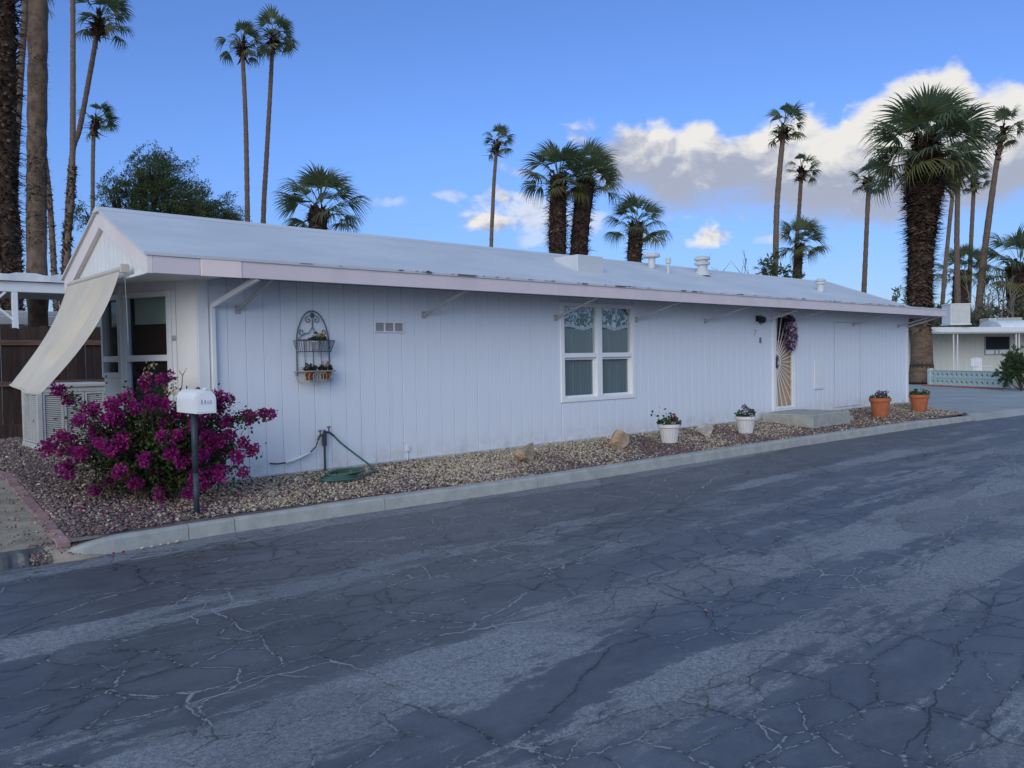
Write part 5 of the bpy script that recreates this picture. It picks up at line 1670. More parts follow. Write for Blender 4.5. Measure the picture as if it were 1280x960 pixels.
# ------------------------------------------------------------------ wooden fence at the back left
FN = thing('wooden_fence', 'dark brown vertical board fence behind the cooler', 'fence', (0, 7.4, 0.1))
bmesh_cache = {}
i = 0
x = -4.0
while x < 6:
    h = 2.0 + 0.012 * math.sin(i * 2.1)
    k = i % 4
    if k not in bmesh_cache:
        w = 0.142
        prof = [(0, 0.15), (w, 0.15), (w, 1.9 + .01 * k)] + [(w / 2 + w / 2 * math.cos(rad(a)), 1.9 + .01 * k + .035 * math.sin(rad(a))) for a in range(30, 180, 30)] + [(0, 1.9 + .01 * k)]
        bmesh_cache[k] = MB().prism(prof, -0.011, 0.011, 'y').mesh('board', wood_fence)
    b_ = put('board', bmesh_cache[k], FN, (x, random.uniform(-.004, .004), random.uniform(-.012, .012)))
    b_.rotation_euler = (0, random.uniform(-.006, .006), 0)
    x += 0.150
    i += 1
for z in (1.0, 1.72):
    part('rail', MB().bbox(-4, 6, 7.34, 7.386, z, z + 0.09, 0.004), wood_rail, FN)
part('kick_board', MB().bbox(-4, 6, 7.35, 7.388, 0.10, 0.34, 0.004), wood_fence, FN)

# ------------------------------------------------------------------ neighbour's patio cover and trailer behind the fence
PC = thing('patio_cover', 'white corrugated patio cover on posts rising behind the wooden fence', 'patio cover', (0.5, 13, 0))
mb = MB()
n = 90
vs = []
for i in range(n + 1):
    x = -7 + 13 * i / n
    z = 0.02 * (1 if i % 6 < 4 else -1)
    yq = 12.85 + (0.02 if i % 6 < 4 else 0)
    vs += [(x, yq, 3.525 + z), (x, 16.5, 3.62 + z), (x, yq, 3.352)]
mb.add(vs, [(i * 3, (i + 1) * 3, (i + 1) * 3 + 1, i * 3 + 1) for i in range(n)] + [(i * 3 + 2, i * 3, (i + 1) * 3, (i + 1) * 3 + 2) for i in range(n)])
part('roof_sheet', mb, nb_roof, PC)
part('beam', MB().bbox(-7, 6, 12.95, 13.05, 3.10, 3.345, 0.008), trim_white, PC)
part('ceiling', MB().box(-7, 6, 13.06, 16.5, 3.20, 3.22), M('patio_ceiling', (0.30, 0.31, 0.34), .8, .1, 2), PC)
for x in (0.78, -3.2, 4.4):
    part('post', MB().bbox(x - .06, x + .06, 12.94, 13.06, 0.08, 3.095, 0.006), trim_white, PC)
part('brace', MB().bar((0.25, 13, 2.75), (0.6, 13, 3.1), .05, .07, (0, 1, 0)), trim_white, PC)
part('brace', MB().bar((0.74, 13, 2.45), (0.30, 13, 2.85), .05, .07, (0, 1, 0)), trim_white, PC)
TR = thing('neighbour_trailer', 'low white trailer seen between the patio cover and the wooden fence', 'trailer', (2, 18.5, 0))
part('wall', MB().box(-6, 8, 18.0, 20.5, 0.06, 2.55), M('trailer_wall', (0.42, 0.44, 0.46), .7, .08, 3), TR)
part('roof', MB().bbox(-6.2, 8.2, 17.7, 20.7, 2.82, 2.95, 0.02), nb_roof, TR)
part('gutter', MB().bbox(-6.2, 8.2, 17.64, 17.76, 2.55, 2.81, 0.02), trim_white, TR)

# ------------------------------------------------------------------ palms
FRONDS = {}


def frond_mesh(kind, var):
    """fan leaf: petiole along +x, blade of folded segments whose tips droop"""
    key = (kind, var)
    if key in FRONDS:
        return FRONDS[key]
    r = np.random.default_rng(100 + var * 7 + (0 if kind == 'big' else 50))
    nl, R, lpet = (30, .95, 0.72) if kind == 'big' else (16, .85, 0.72)
    droop = [.45, .7, 1.0, 1.3, .6, .85][var % 6]
    spread = [100, 88, 76, 64, 106, 82][var % 6]
    V, F, T_ = [], [], []
    # petiole: flat strip
    pw = .022
    for s in (0, .5, 1):
        V += [(lpet * s, -pw, -.05 * s * s), (lpet * s, pw, -.05 * s * s)]
        T_ += [.9, .9]
    F += [(0, 1, 3, 2), (2, 3, 5, 4)]
    hub = np.array([lpet, 0, -.05])
    for i in range(nl):
        th = rad(-spread + 2 * spread * i / (nl - 1)) + r.normal() * .02
        ln_ = R * (.72 + .28 * math.cos(th * .75)) * r.uniform(.9, 1.05)
        d = np.array([math.cos(th), math.sin(th), 0])
        d[2] = .10 - .30 * abs(math.sin(th)) + r.normal() * .04
        side = np.array([-math.sin(th), math.cos(th), 0])
        w = R * rad(2 * spread / nl) * .30
        b0 = len(V)
        tv = np.clip(.5 + r.normal() * .22, 0, 1)
        dr = droop * r.uniform(.7, 1.3)
        for s, ww in ((0.03, .05), (.42, .95), (.62, .62), (.82, .32), (1.0, .03)):
            c = hub + d * ln_ * s
            q = max(0, s - .42) / .58
            c[2] -= dr * ln_ * .42 * q ** 1.7 + .08 * s * s * droop
            c[:2] -= (d * ln_)[:2] * .22 * q * q * dr
            z_f = .12 * w * ww * (1 if i % 2 else -1)
            wv_ = min(w * ww, w * 1.0)
            V += [tuple(c - side * wv_ + np.array([0, 0, z_f])), tuple(c + side * wv_ - np.array([0, 0, z_f]))]
            T_ += [tv, tv]
        for k in range(4):
            a = b0 + k * 2
            F.append((a, a + 1, a + 3, a + 2))
    me = npmesh('frond', np.array(V), np.array(F), palm_leaf, np.array(T_))
    FRONDS[key] = me
    return me


OLD = {}


def old_frond(kind, var):
    key = (kind, var)
    if key not in OLD:
        m_ = frond_mesh(kind, var).copy()
        m_.materials.clear()
        m_.materials.append(palm_leaf_old)
        OLD[key] = m_
    return OLD[key]


WIND = Vector((0.74, -0.67, 0.0))


def catmull(pts, n):
    out = []
    m_ = len(pts) - 1
    for i in range(n + 1):
        s = i / n * m_
        k = min(int(s), m_ - 1)
        f = s - k
        p0, p1, p2, p3 = (Vector(pts[max(k - 1, 0)]), Vector(pts[k]), Vector(pts[k + 1]), Vector(pts[min(k + 2, m_)]))
        out.append(0.5 * ((2 * p1) + (p2 - p0) * f + (2 * p0 - 5 * p1 + 4 * p2 - p3) * f * f + (3 * p1 - p0 - 3 * p2 + p3) * f ** 3))
    return out


def boots(path, rad_fn, z0, z1, count, length, width, seed, flare=1.0):
    """old leaf bases sticking out of a trunk"""
    r = np.random.default_rng(seed)
    n = count
    zs = np.array([p.z for p in path]); xs_ = np.array([p.x for p in path]); ys_ = np.array([p.y for p in path])
    z = r.uniform(z0, z1, n)
    cx = np.interp(z, zs, xs_); cy = np.interp(z, zs, ys_)
    R_ = np.array([rad_fn(a) for a in z])
    a = r.uniform(0, 2 * PI, n)
    o_ = np.stack([np.cos(a), np.sin(a), np.zeros(n)], 1)
    t_ = np.stack([-np.sin(a), np.cos(a), np.zeros(n)], 1)
    upz = np.array([0, 0, 1.0])
    P0 = np.stack([cx, cy, z], 1) + o_ * (R_ * .84)[:, None]
    ln_ = length * r.uniform(.6, 1.3, n)[:, None]
    wd = width * r.uniform(.6, 1.2, n)[:, None]
    k = r.uniform(.35, 1.0, (n, 1)) * flare
    sk = r.normal(size=(n, 1)) * .35
    up_ = np.where(r.random((n, 1)) < .72, 1.0, -.9)
    d1 = o_ * .8 * k + upz * .7 * up_ + t_ * sk
    d2 = o_ * 1.25 * k - upz * .25 + t_ * sk * 2
    M1 = P0 + d1 * ln_ * .55
    E_ = M1 + d2 * ln_ * .45
    V = np.stack([P0 - t_ * wd * .5, P0 + t_ * wd * .5, M1 - t_ * wd * .42 , M1 + t_ * wd * .42, E_ - t_ * wd * .16, E_ + t_ * wd * .16], 1).reshape(-1, 3)
    i = np.arange(n)[:, None] * 6
    F = np.concatenate([i + np.array([[0, 1, 3, 2]]), i + np.array([[2, 3, 5, 4]])], 0)
    tv = r.random(n)
    T_ = np.stack([tv * .25, tv * .25, tv * .6, tv * .6, .25 + tv * .75, .25 + tv * .75], 1).ravel()
    return V, F, T_


def palm(label, pts, r0, r1, crown, nfr_, kind='thin', shag=None, seed=0, wind=.35, prof=None, skirt=True, name='palm_tree', group=None, leafscale=1.0, tmat=None, up=True):
    """pts: trunk points (first is ground). crown: blade radius in metres (0 = crown not modelled here)"""
    rr = random.Random(seed)
    nfr = int(nfr_ * (.62 if kind == 'thin' else 1))
    g0 = pts[0]
    t = thing(name, label, 'palm tree', g0, group)
    path = catmull(pts, max(14, len(pts) * 6))
    n = len(path)
    zb_, zt_ = path[0].z, path[-1].z

    def rf(z):
        s = (z - zb_) / max(1e-6, zt_ - zb_)
        if prof:
            return float(np.interp(z, [p[0] for p in prof], [p[1] for p in prof]))
        return r0 + (r1 - r0) * min(1, max(0, s)) + (r0 * .5 * max(0, 1 - s / .06) if s < .06 else 0)
    rings = catmull(pts, max(30, int((zt_ - zb_) / 0.28)))
    rads = [rf(p.z) * (.84 if kind == 'thin' and not tmat else 1.0) * (1 + .05 * math.sin(i * 2.4 + seed) + rr.uniform(-.045, .045)) for i, p in enumerate(rings)]
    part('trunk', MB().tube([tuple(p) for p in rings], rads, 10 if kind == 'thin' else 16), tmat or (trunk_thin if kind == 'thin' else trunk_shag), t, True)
    if prof:
        pp = [p for p in rings if p.z < 2.75]
        part('smooth_base', MB().tube([tuple(p) for p in pp], [rf(p.z) * 1.05 for p in pp], 20), trunk_big, t, True)
    off = np.array(g0)
    if shag:
        for (z0, z1, cnt, ln_, wd, fl) in shag:
            V, F, T_ = boots(path, rf, z0, z1, cnt, ln_, wd, seed + int(z0 * 10), fl)
            o_ = put('leaf_bases', npmesh('leaf_bases', V - off, F, boot_mat, T_), t)
            o_['kind'] = 'stuff'
    if crown:
        top = path[-1]
        if skirt:
            ck = 1.0 if kind == 'thin' else .55
            V, F, T_ = boots(path, lambda z: r1 * 1.05, top.z - crown * .55 * ck, top.z + .02, 90, crown * .34 * ck, crown * .10 * ck, seed + 5, 1.25)
            o_ = put('dead_leaf_collar', npmesh('dead_leaf_collar', V - off, F, boot_mat, T_), t)
            o_['kind'] = 'stuff'
        for i in range(nfr):
            s = (i + .5) / nfr
            az_ = i * 2.39996 + rr.uniform(-.3, .3)
            e = rad(88 - (106 if kind == 'big' else 122) * s ** (.85 if kind == 'big' else .95) + rr.uniform(-9, 9))
            d = Vector((math.cos(az_) * math.cos(e), math.sin(az_) * math.cos(e), math.sin(e)))
            d = (d + WIND * wind * 1.5 * rr.uniform(.5, 1.2)).normalized()
            sc_ = crown * rr.uniform(.85, 1.08) * (.86 if s < .12 else 1) * leafscale
            side = Vector((0, 0, 1)).cross(d)
            if side.length < .1:
                side = Vector((1, 0, 0))
            side.normalize()
            roll = rr.uniform(-.5, .5)
            zv = d.cross(side)
            sd_ = side * math.cos(roll) + zv * math.sin(roll)
            zv = d.cross(sd_)
            var = rr.randrange(6)
            old = s > .86 and rr.random() < .7
            me = old_frond(kind, var) if old else frond_mesh(kind, var)
            o_ = put('frond', me, t)
            bp_ = top - Vector(g0) + Vector((0, 0, (.18 - .42 * s) * crown * .55)) + d * r1 * .5
            o_.matrix_local = Matrix(((d.x * sc_ * .62, sd_.x * sc_ * .62, zv.x * sc_ * .62, bp_.x), (d.y * sc_ * .62, sd_.y * sc_ * .62, zv.y * sc_ * .62, bp_.y),
                                      (d.z * sc_ * .62, sd_.z * sc_ * .62, zv.z * sc_ * .62, bp_.z), (0, 0, 0, 1)))
    return t


Z0 = .05
# left group
palm('very thick shaggy palm trunk cut off by the left edge of the photo', [(2.09, 20.99, .05), (2.22, 21.0, 5.19), (2.29, 21.03, 7.93), (2.43, 21.1, 12.98), (2.58, 21.2, 17.5)], .29, .245, 1.9, 24, 'thin',
     [(1.5, 17, 3000, .38, .105, 1.0)], 1, .3, tmat=trunk_shag)
palm('slim smooth palm between the shaggy trunk and the thick brown trunk', [(3.75, 27.6, Z0), (3.8, 27.66, 5.4), (3.8, 27.78, 8.2), (4.06, 27.69, 11.9), (4.37, 27.57, 15.7), (4.5, 27.5, 19)], .19, .125, 1.6, 24, 'thin',
     [(1, 7.2, 420, .30, .13, .8)], 2)
palm('thick brown palm trunk with a bare tan foot, second from the left edge', [(2.1, 16.95, Z0), (2.13, 16.97, 3.96), (2.23, 17.01, 7.1), (2.42, 17.03, 11.6), (2.5, 17.03, 14)], .27, .23, 1.7, 26, 'thin',
     [(4.7, 7.3, 1300, .20, .06, .5), (7.3, 9.0, 420, .16, .05, .4), (9.0, 10.6, 520, .16, .05, .45)], 3, tmat=M('palm_trunk_tan', (0.125, 0.085, 0.058), .9, .4, 3.0, .6, 9, stretch=(1.4, 1.4, 1.2), dirt=(.05, .036, .028, .9), dscale=1.1))
palm('dark leaning palm trunk half hidden behind the thick brown one', [(7.0, 35.5, Z0), (6.94, 35.63, 5.8), (6.86, 35.9, 10.2), (6.5, 36.1, 14.2), (6.2, 36.2, 19.5)], .17, .13, 1.6, 24, 'thin', [(3, 14, 320, .25, .1, .6)], 4)
palm('straight slim palm whose trunk crosses a leaning neighbour', [(9.3, 44.1, Z0), (9.56, 44.1, 6.9), (9.95, 44.0, 11.5), (10.14, 43.94, 15.8), (10.37, 44.0, 22.8), (10.4, 44.0, 25)], .24, .155, 1.7, 24, 'thin', [(3, 13, 520, .4, .16, .5)], 5)
palm('slim palm leaning to the right with its crown at the top edge', [(9.6, 46.4, Z0), (10.0, 46.3, 7.1), (10.55, 46.1, 13.9), (11.01, 45.85, 15.9), (11.6, 45.46, 19.3), (12.15, 45.14, 22.6)], .22, .165, 2.3, 28, 'thin', [(3, 10, 360, .4, .16, .5)], 6, .45)
palm('small far palm with wind blown crown above the mesquite tree', [(15.6, 61.6, Z0), (16.01, 61.61, 16.7), (16.31, 61.53, 20.9)], .22, .17, 2.0, 26, 'thin', None, 7, .75)
palm('left one of the two tall palms above the west half of the roof', [(21.6, 46.5, Z0), (21.9, 46.63, 11.3), (22.04, 46.78, 18.5), (22.0, 46.96, 24.0)], .25, .17, 2.0, 28, 'thin', None, 8, .25)
palm('right and taller one of the two tall palms above the west half of the roof', [(23.1, 47.8, Z0), (23.62, 47.76, 11.5), (23.95, 47.65, 16.2), (24.34, 47.51, 21.4), (24.6, 47.4, 25.3)], .26, .17, 2.1, 30, 'thin', None, 9, .45)
palm('short bushy palm rising just behind the roof ridge at left', [(19.0, 31.6, Z0), (19.03, 31.55, 8.4), (19.2, 31.42, 9.7)], .5, .5, 2.7, 24, 'big', [(6, 9.6, 260, .5, .2, .6)], 10, .15, name='palm_tree')
palm('lone slim palm against blue sky in the middle of the photo', [(48.6, 51.9, Z0), (49.07, 51.74, 12.2), (49.32, 51.68, 16.1), (49.54, 51.61, 19.2), (49.8, 51.39, 22.4)], .28, .2, 2.1, 26, 'thin', None, 11, .3)
palm('left one of the pair of shaggy fan palms behind the roof box', [(35.9, 29.75, Z0), (35.92, 29.75, 8.3), (36.1, 29.74, 13.3)], .62, .55, 2.7, 27, 'big', [(6, 13.6, 1100, .62, .16, .95)], 12, .12)
palm('right one of the pair of shaggy fan palms behind the roof box', [(37.6, 29.5, Z0), (37.75, 29.5, 8.4), (38.2, 29.19, 13.3)], .5, .62, 2.7, 27, 'big', [(6, 13.6, 1100, .62, .16, .95)], 13, .22)
palm('shaggy fan palm alone to the right of the pair behind the roof', [(43.5, 29.5, Z0), (43.65, 29.5, 8.2), (43.85, 29.42, 10.9)], .62, .5, 2.6, 24, 'big', [(6, 11.2, 420, .6, .22, .7)], 14, .1)
palm('tall slim palm reaching above the cloud bank', [(55.5, 25.4, Z0), (55.82, 25.21, 7.7), (56.1, 25.14, 13.5), (56.75, 24.87, 19.4)], .3, .23, 2.1, 26, 'thin', None, 15, .3)
palm('slim palm standing in front of the cloud with a short palm at its foot', [(65.6, 29.5, Z0), (66.24, 29.3, 8.4), (66.78, 29.07, 14.6), (67.0, 28.93, 18.2)], .26, .2, 2.0, 24, 'thin', None, 16, .35)
palm('short brown trunked palm at the foot of a slim one', [(61.6, 26.6, Z0), (61.79, 26.56, 8.0), (62.05, 26.41, 10.7)], .4, .34, 2.5, 26, 'big', [(5, 10.6, 160, .5, .2, .5)], 17, .15)
palm('tiny distant palm just above the roof line', [(104.8, 55.3, Z0), (104.9, 55.3, 13.9)], .35, .3, 1.9, 18, 'thin', None, 18, .1)
palm('slim palm at the left of the huge shaggy palm', [(70.5, 25.2, Z0), (70.92, 25.01, 7.1), (71.61, 24.83, 17.3)], .3, .22, 2.3, 24, 'thin', None, 19, .1)
palm('huge shaggy fan palm with a thick skirted trunk beside the driveway', [(34.46, 5.76, -.1), (34.52, 5.78, 1.67), (34.48, 5.86, 2.74), (34.56, 5.86, 4.5), (34.68, 5.83, 6.3), (34.84, 5.78, 8.8), (34.96, 5.76, 10.25)],
     .5, .5, 2.9, 44, 'big', [(2.35, 3.2, 340, .50, .13, .9), (3.0, 6.2, 1700, .42, .14, .85), (6.0, 10.8, 2700, .52, .16, .9)], 20, .1,
     [(-.1, .62), (.25, .53), (.8, .44), (1.8, .42), (2.4, .43), (2.8, .46), (4.0, .52), (5.6, .50), (6.4, .52), (7.4, .64), (8.9, .80), (9.7, .72), (10.2, .5), (10.8, .35)], True)
palm('leaning thin palm just right of the huge shaggy palm', [(72.7, 19.1, Z0), (73.0, 19.01, 5.5), (73.78, 18.63, 13.2), (74.4, 18.26, 18.2)], .24, .19, 2.0, 22, 'thin', None, 21, .1)
palm('straight reddish thin palm crossing the leaning one', [(80.3, 20.3, Z0), (80.46, 20.39, 6.2), (80.6, 20.5, 11.9), (80.95, 20.48, 18.6)], .36, .26, 2.3, 22, 'thin', None, 22, .1)
palm('slender far palm with small crown in front of the grey cloud', [(88.3, 22.5, Z0), (88.74, 22.29, 4.9), (89.25, 22.15, 12.8), (89.7, 22.0, 19.0)], .3, .22, 2.1, 22, 'thin', None, 23, .2)
palm('tall palm curving up to the right near the right edge', [(64.0, 13.6, Z0), (64.3, 13.32, 3.6), (64.82, 13.04, 8.5), (65.72, 12.51, 15.1), (66.2, 12.14, 18.0)], .36, .2, 2.0, 24, 'thin', [(15.6, 17.8, 60, .4, .2, .8)], 24, .15)
palm('short palm with dark trunk at the foot of the thin palms', [(88.1, 22.9, Z0), (88.21, 22.87, 7.4), (88.45, 22.74, 9.6)], .75, .7, 3.0, 26, 'big', [(3, 9.6, 260, .8, .3, .7)], 25, .1)
palm('shaggy fan palm cut off by the right edge of the photo', [(66.8, 10.9, Z0), (66.82, 11.05, 3.9), (66.79, 11.26, 7.6)], .95, .95, 3.1, 32, 'big', [(1, 7.9, 700, .7, .28, .8)], 26, .05)


# ------------------------------------------------------------------ mesquite tree behind the house
def leafy_tree(name, label, cat, base_, clumps, leaf, nspray, lsize, seed, trunk_r=.18, spray_len=.55, windy=.5, per=34, group=None):
    t = thing(name, label, cat, base_, group)
    r = np.random.default_rng(seed)
    off = np.array(base_)
    tr_ = MB()
    b0 = Vector(base_)
    for (cx, cy, cz, q, qz) in clumps:
        c = Vector((cx, cy, cz))
        m1 = b0 + (c - b0) * .4 + Vector((0, 0, (cz - base_[2]) * .15)) + Vector(r.normal(size=3)) * .12
        tr_.tube([tuple(p) for p in catmull([b0, m1, c], 8)], [trunk_r * (1 - .85 * k / 8) for k in range(9)], 6)
        for _ in range(5):
            e = c + Vector(unit(r.normal(size=3))) * q * .8
            tr_.tube([tuple(m1 + (c - m1) * .6), tuple(c + (e - c) * .4 + Vector((0, 0, .05))), tuple(e)], [trunk_r * .25, trunk_r * .15, trunk_r * .05], 5)
    part('trunk', tr_, bark, t, True)
    P_, D_, T_ = [], [], []
    tot = sum(c[3] ** 2 for c in clumps)
    for (cx, cy, cz, q, qz) in clumps:
        ns = int(nspray * q * q / tot)
        for _ in range(ns):
            d = unit(r.normal(size=3))
            p = np.array([cx, cy, cz]) + d * np.array([q, q, qz]) * r.random() ** .45
            sd_ = unit(d * .7 + np.array(WIND) * windy + r.normal(size=3) * .45 + np.array([0, 0, .1]))
            s = r.random(per)
            pp = p + sd_ * (s * spray_len * r.uniform(.6, 1.2))[:, None] + r.normal(size=(per, 3)) * .035 * spray_len / .55
            pp[:, 2] -= s * s * .12 * spray_len
            P_.append(pp)
            D_.append(sd_ * .8 + r.normal(size=(per, 3)) * .7)
            T_.append(np.clip(r.random() * .6 + r.random(per) * .4, 0, 1))
    P_ = np.concatenate(P_); D_ = np.concatenate(D_); T_ = np.concatenate(T_)
    V, F, tt = leafquads(P_, D_, lsize * r.uniform(.7, 1.3, len(P_)), lsize * .36, .2, r, T_)
    o_ = put('crown', npmesh('crown', V - off, F, leaf, tt), t)
    o_['kind'] = 'stuff'
    return t


# image-right direction is WIND; depth direction is (0.67, 0.74)
def off_lat(c, l_, d_, z):
    return (c[0] + .74 * l_ + .67 * d_, c[1] - .67 * l_ + .74 * d_, z)


mc = (6.26, 20.11)
cl_ = []
for (l_, d_, z, q, qz) in [(-1.2, 0, 7.1, .75, .55), (-.35, .3, 7.95, .7, .5), (.35, -.2, 7.9, .75, .5), (-.5, .2, 7.0, .9, .6), (.5, .2, 7.0, 1.0, .65), (1.2, 0, 6.9, .85, .55), (1.9, .1, 6.5, .75, .42),
                           (-2.0, -.1, 6.3, .6, .7), (-1.6, .3, 5.5, .7, .7), (.2, .6, 6.1, 1.0, .6), (1.3, .5, 6.1, .9, .5), (2.35, .2, 6.15, .55, .35), (-2.2, 0, 5.0, .55, .6), (-.6, .3, 5.8, .9, .6)]:
    x, y, z = off_lat(mc, l_, d_, z)
    cl_.append((x, y, z, q, qz))
leafy_tree('mesquite_tree', 'wind swept green mesquite tree behind the gable end', 'tree', (6.4, 20.2, Z0), cl_, mesq_leaf, 1000, .085, 41, .2, .75, 1.3, 60)


def bush(name, label, c, lat_r, dep_r, z0, z1, leaf, n, ls, seed, cat='bush', group=None):
    r = np.random.default_rng(seed)
    cl = []
    for _ in range(7):
        l_ = r.uniform(-.75, .75) * lat_r
        x, y, z = off_lat(c, l_, r.uniform(-.6, .6) * dep_r, z0 + (z1 - z0) * (1 - .45 * abs(l_) / lat_r) * r.uniform(.45, .82))
        cl.append((x, y, z, lat_r * .38, (z1 - z0) * .26))
    return leafy_tree(name, label, cat, (c[0], c[1], z0), cl, leaf, n, ls, seed, lat_r * .035, lat_r * .3, .1, 26, group)


bush('shrub', 'low broad green tree top seen over the roof between two slim palms', (51.5, 22.3), 3.2, 1.5, .05, 8.6, mesq_leaf, 260, .36, 51)
bush('shrub', 'olive green tree behind the huge shaggy palm', (60, 16.5), 3.4, 1.6, .05, 5.9, grey_leaf, 260, .34, 52)
bush('shrub', 'grey green feathery tree behind the neighbour roof', (58.6, 12.2), 2.6, 1.5, .05, 4.6, grey_leaf, 150, .30, 53)
bush('shrub', 'grey green feathery tree beside the palm at the right edge', (64.5, 10.2), 3.2, 1.5, .05, 5.0, grey_leaf, 150, .30, 54)
bush('shrub', 'hazy far tree row seen between the thin palms', (76, 17.5), 4.5, 2, .05, 5.2, grey_leaf, 150, .45, 55)


# bare wispy trees
def wispy(label, c, lat_r, z0, z1, n, seed):
    r = np.random.default_rng(seed)
    t = thing('bare_tree', label, 'tree', (c[0], c[1], z0))
    mb = MB()
    for k in range(n):
        l_ = r.normal() * lat_r * .5
        x, y, _ = off_lat(c, l_, r.normal() * .5, 0)
        h = z0 + (z1 - z0) * r.uniform(.6, 1.0)
        b0 = (c[0] + (x - c[0]) * .3, c[1] + (y - c[1]) * .3, z0)
        m1 = (x, y, z0 + (h - z0) * .55)
        e = (x + r.normal() * .5, y + r.normal() * .3, h)
        mb.tube([b0, m1, e], [.09, .05, .015], 5)
        for q in range(7):
            s = r.uniform(.3, .95)
            p = np.array(m1) * (1 - s) + np.array(e) * s
            q2 = p + np.array([r.normal() * .5, r.normal() * .4, r.uniform(.4, 1.1)])
            mb.tube([tuple(p), tuple(q2)], [.03, .008], 4)
    part('branches', mb, M('bare_bark', (.2, .17, .14), .9, .2, 5), t)


wispy('bare branched tree behind the neighbour roof', (61.5, 11.6), 2.6, .05, 6.9, 12, 61)
wispy('wispy bare tree top seen over the roof beside the vent', (48.3, 25.3), 3.0, .05, 8.7, 10, 62)
wispy('bare twiggy tree at the right behind the dome roof', (66.0, 11.9), 2.4, .05, 7.6, 12, 63)

# ------------------------------------------------------------------ neighbour's house on the right
NA = Vector((36.26, 6.17, -.1))
ND = Vector((math.cos(rad(-19.33)), math.sin(rad(-19.33)), 0))
NB = thing('neighbour_house', 'low white neighbour house with flat corrugated awning on thin posts', 'house', NA, None, rad(-19.33))


def np_(name, mb, mat, parent=None, smooth_=False):
    return part(name, mb, mat, parent or NB, smooth_, world=False)


# local frame: x along the front, y away from the camera, z up from the ground (-0.1)
np_('wall', MB().box(-1.2, 14, 1.6, 7, 0, 2.45), nb_wall)
nb_cache = MB().bbox(0.006, 0.394, 1.585, 1.5985, 0.05, 2.28, 0.004).mesh('wall_panel', nb_wall)
for i in range(38):
    xx = -1.2 + i * .4
    if xx + .4 < 5.85 or xx > 7.65:
        put('wall_panel', nb_cache, NB, (xx, 0, 0))
np_('wall_panel', MB().bbox(5.62, 7.78, 1.585, 1.5985, 0.05, 1.18, .004), nb_wall)
w_ = np_('window', MB().bbox(5.82, 5.87, 1.54, 1.599, 1.2, 2.12, .004).bbox(7.63, 7.68, 1.54, 1.599, 1.2, 2.12, .004).bbox(5.87, 7.63, 1.541, 1.598, 1.2, 1.24, .004).bbox(5.87, 7.63, 1.541, 1.598, 1.44, 1.48, .004), M('grey_frame', (.3, .32, .33), .5, .05, 5))
np_('screen', MB().box(5.87, 7.63, 1.57, 1.58, 1.48, 2.12), M('dark_screen', (.012, .014, .022), .6, .1, 5), w_)
np_('pane', MB().box(5.87, 7.63, 1.575, 1.582, 1.24, 1.44), vinyl, w_)
np_('mullion', MB().box(6.55, 6.58, 1.55, 1.574, 1.24, 1.44).box(6.85, 6.88, 1.55, 1.574, 1.24, 1.44), M('dark_line', (.05, .055, .06), .6, .1, 5), w_)
mb = MB()
n = 170
vs = []
for i in range(n + 1):
    x = -.9 + 15 * i / n
    z = .02 * (1 if i % 4 < 2 else -1)
    vs += [(x, -.35, 2.52 + z), (x, 7, 2.72 + z)]
mb.add(vs, [(i * 2, i * 2 + 2, i * 2 + 3, i * 2 + 1) for i in range(n)])
np_('roof_sheet', mb, nb_roof)
np_('eave_fascia', MB().bbox(-.9, 14, -.36, -.30, 2.30, 2.54, .01), trim_white)
np_('eave_band', MB().bbox(-.9, 14, -.345, -.29, 2.235, 2.295, .006), M('green_band', (.40, .46, .44), .6, .1, 4))
np_('porch_ceiling', MB().box(-.9, 14, -.28, 1.58, 2.30, 2.32), soffit_mat)
for x in (1.35, 1.61, 5.62, 5.84, 9.5, 9.76):
    np_('porch_post', MB().bbox(x - .022, x + .022, -.27, -.226, 0, 2.30, .004), trim_white)
np_('porch_floor', MB().box(-.9, 14, -.3, 1.58, 0.004, .1), concrete)

# boxes on its roof
RC = thing('rooftop_cooler', 'white louvred cooler box standing on the neighbour roof', 'cooler', (37.84, 5.52, 2.60), None, rad(-42))
part('cabinet', MB().bbox(-.46, .46, -.40, .40, 0, .88, .02).bbox(-.49, .49, -.43, .43, .88, .93, .01).box(-.5, .5, -.42, .42, -.06, -.004), trim_white, RC, world=False)
part('grille_back', MB().box(-.42, .42, -.406, -.402, .05, .84), cooler_mat, RC, world=False)
mb = MB()
for i in range(14):
    mb.bar((-.40, -.412, .08 + i * .055), (.40, -.412, .08 + i * .055), .012, .03)
part('louvre_blades', mb, nb_roof, RC, world=False)['kind'] = 'stuff'
GB = thing('roof_cabinet', 'grey beige flat cabinet on a far roof right of the white cooler', 'equipment box', (57.6, 9.7, 2.95), None, rad(-42))
part('cabinet', MB().bbox(-.55, 1.1, -.6, .6, -.3, .52, .03), M('cabinet_grey', (.42, .41, .38), .7, .06, 3), GB, world=False)
part('side_cabinet', MB().bbox(-1.1, -.553, -.55, .55, -.3, .50, .03), M('cabinet_beige', (.55, .53, .46), .7, .06, 3), GB, world=False)
FT = thing('far_trailer', 'far white trailer with rounded roof beyond the neighbour house', 'trailer', (52.9, 6.9, -.1), None, rad(-42))
prof = [(-1.4, 2.5), (1.4, 2.5)] + [(1.4 * math.cos(rad(a)), 2.5 + .72 * math.sin(rad(a))) for a in range(15, 180, 15)]
part('roof', MB().prism([(p[0], p[1]) for p in prof], -2.2, 6, 'x'), nb_roof, FT, world=False)
part('body', MB().box(-2.15, 5.95, -1.38, 1.38, 0, 2.495), nb_wall, FT, world=False)

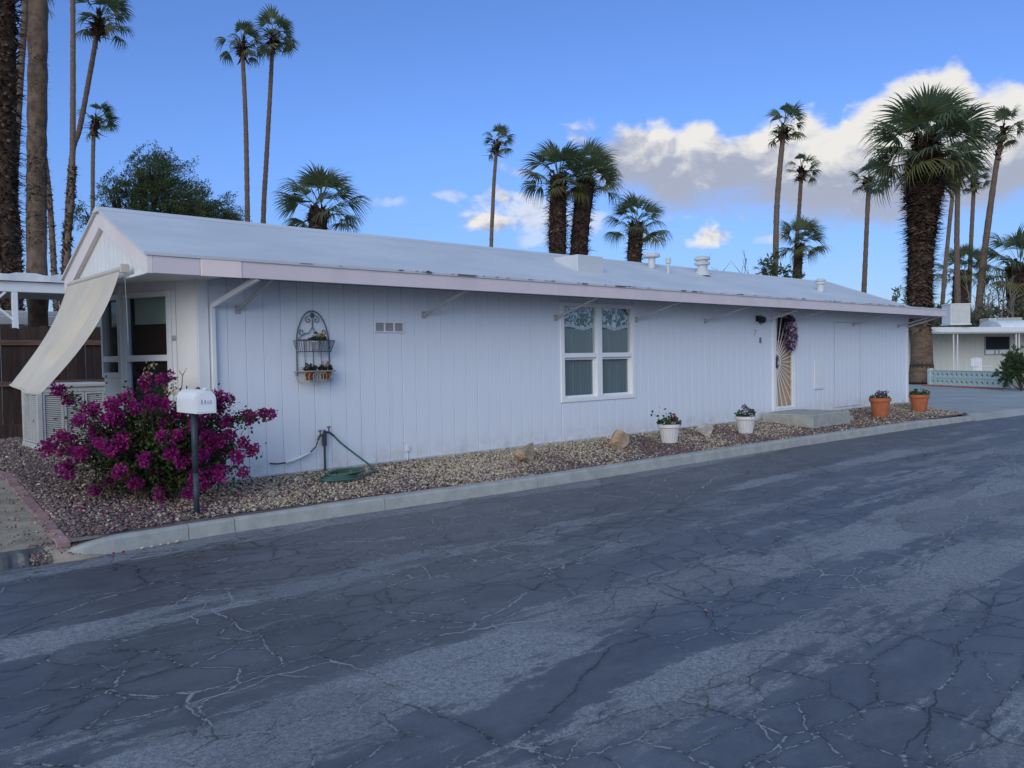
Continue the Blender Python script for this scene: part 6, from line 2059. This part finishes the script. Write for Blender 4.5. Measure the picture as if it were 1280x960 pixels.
# low pierced block wall
LA = Vector((33.33, 4.89, -.1)); LB = Vector((30.6, 1.0, -.1))
ld = (LB - LA); ll = ld.length; la = math.atan2(ld.y, ld.x)
LW = thing('block_wall', 'low mint green wall of pierced concrete blocks in front of the neighbour house', 'garden wall', LA, None, la)
BS = .30
bk = MB()
e, h_ = .055, BS / 2 - .004
ou = [(-h_, -h_), (h_, -h_), (h_, h_), (-h_, h_)]
inn = [(0, -h_ + e), (h_ - e, 0), (0, h_ - e), (-h_ + e, 0)]
vs = [(p[0], y, p[1]) for y in (-.05, .05) for p in ou + inn]
fs = []
for s in (0, 8):
    for i in range(4):
        j = (i + 1) % 4
        fs += [(s + i, s + j, s + 4 + j), (s + i, s + 4 + j, s + 4 + i)] if False else [(s + i, s + j, s + 4 + i), (s + j, s + 4 + j, s + 4 + i)]
for i in range(4):
    j = (i + 1) % 4
    fs += [(i, 8 + i, 8 + j, j), (4 + i, 4 + j, 12 + j, 12 + i)]
bme = bk.add(vs, fs).mesh('breeze_block', mint)
nx = int(ll / BS)
for i in range(nx):
    for j in range(2):
        put('breeze_block', bme, LW, ((i + .5) * BS, 0, (j + .5) * BS))
part('backing', MB().box(0, nx * BS, .055, .07, 0, 2 * BS), mint, LW, world=False)
part('coping', MB().bbox(0, nx * BS, -.07, .07, 2 * BS + .002, 2 * BS + .04, .01), mint, LW, world=False)
for x in (-.1, nx * BS + .1):
    part('pillar', MB().bbox(x - .09, x + .09, -.09, .09, 0, .70, .01), mint, LW, world=False)
RB = thing('red_brick_border', 'line of flat red bricks along the foot of the mint block wall', 'garden edging', LA + Vector((-.35, -.25, .0)), None, la)
rbm = MB().bbox(-.11, .11, -.06, .06, -.02, .05, .008).mesh('brick', M('red_brick', (.34, .12, .10), .9, .2, 9, rnd=.15))
for i in range(20):
    put('brick', rbm, RB, (.1 + i * .235, random.uniform(-.01, .01) - .55, 0))

# white slatted chair on the porch
CH = thing('garden_chair', 'white slatted chair behind the mint block wall', 'chair', (35.35, 3.65, 0.02), None, rad(-32))
for i in range(7):
    part('back_slat', MB().bbox(-.27 + i * .078, -.22 + i * .078, .22, .24, .42, .98 + .03 * math.sin(i / 6 * PI), .004), trim_white, CH, world=False)
part('seat', MB().bbox(-.28, .28, -.28, .215, .40, .43, .006), trim_white, CH, world=False)
for sx_ in (-1, 1):
    for sy in (-.25, .2):
        part('leg', MB().bbox(sx_ * .27 - .02, sx_ * .27 + .02, sy - .02, sy + .02, 0, .398, .004), trim_white, CH, world=False)
    part('armrest', MB().bbox(sx_ * .31 - .035, sx_ * .31 + .035, -.28, .24, .60, .63, .005), trim_white, CH, world=False)
part('back_rail', MB().bbox(-.28, .28, .242, .26, .86, .91, .004), trim_white, CH, world=False)

# bush in the planting bed on the right
bush('garden_shrub', 'dark green leafy shrub at the right edge beside the mint wall', (29.15, 0.30), .68, .5, -.1, 1.40, shrub_leaf, 420, .085, 71, 'bush')
bush('garden_shrub', 'second dark green shrub mostly cut off by the right edge', (29.6, -.55), .66, .5, -.1, 1.25, shrub_leaf, 300, .085, 72, 'bush')
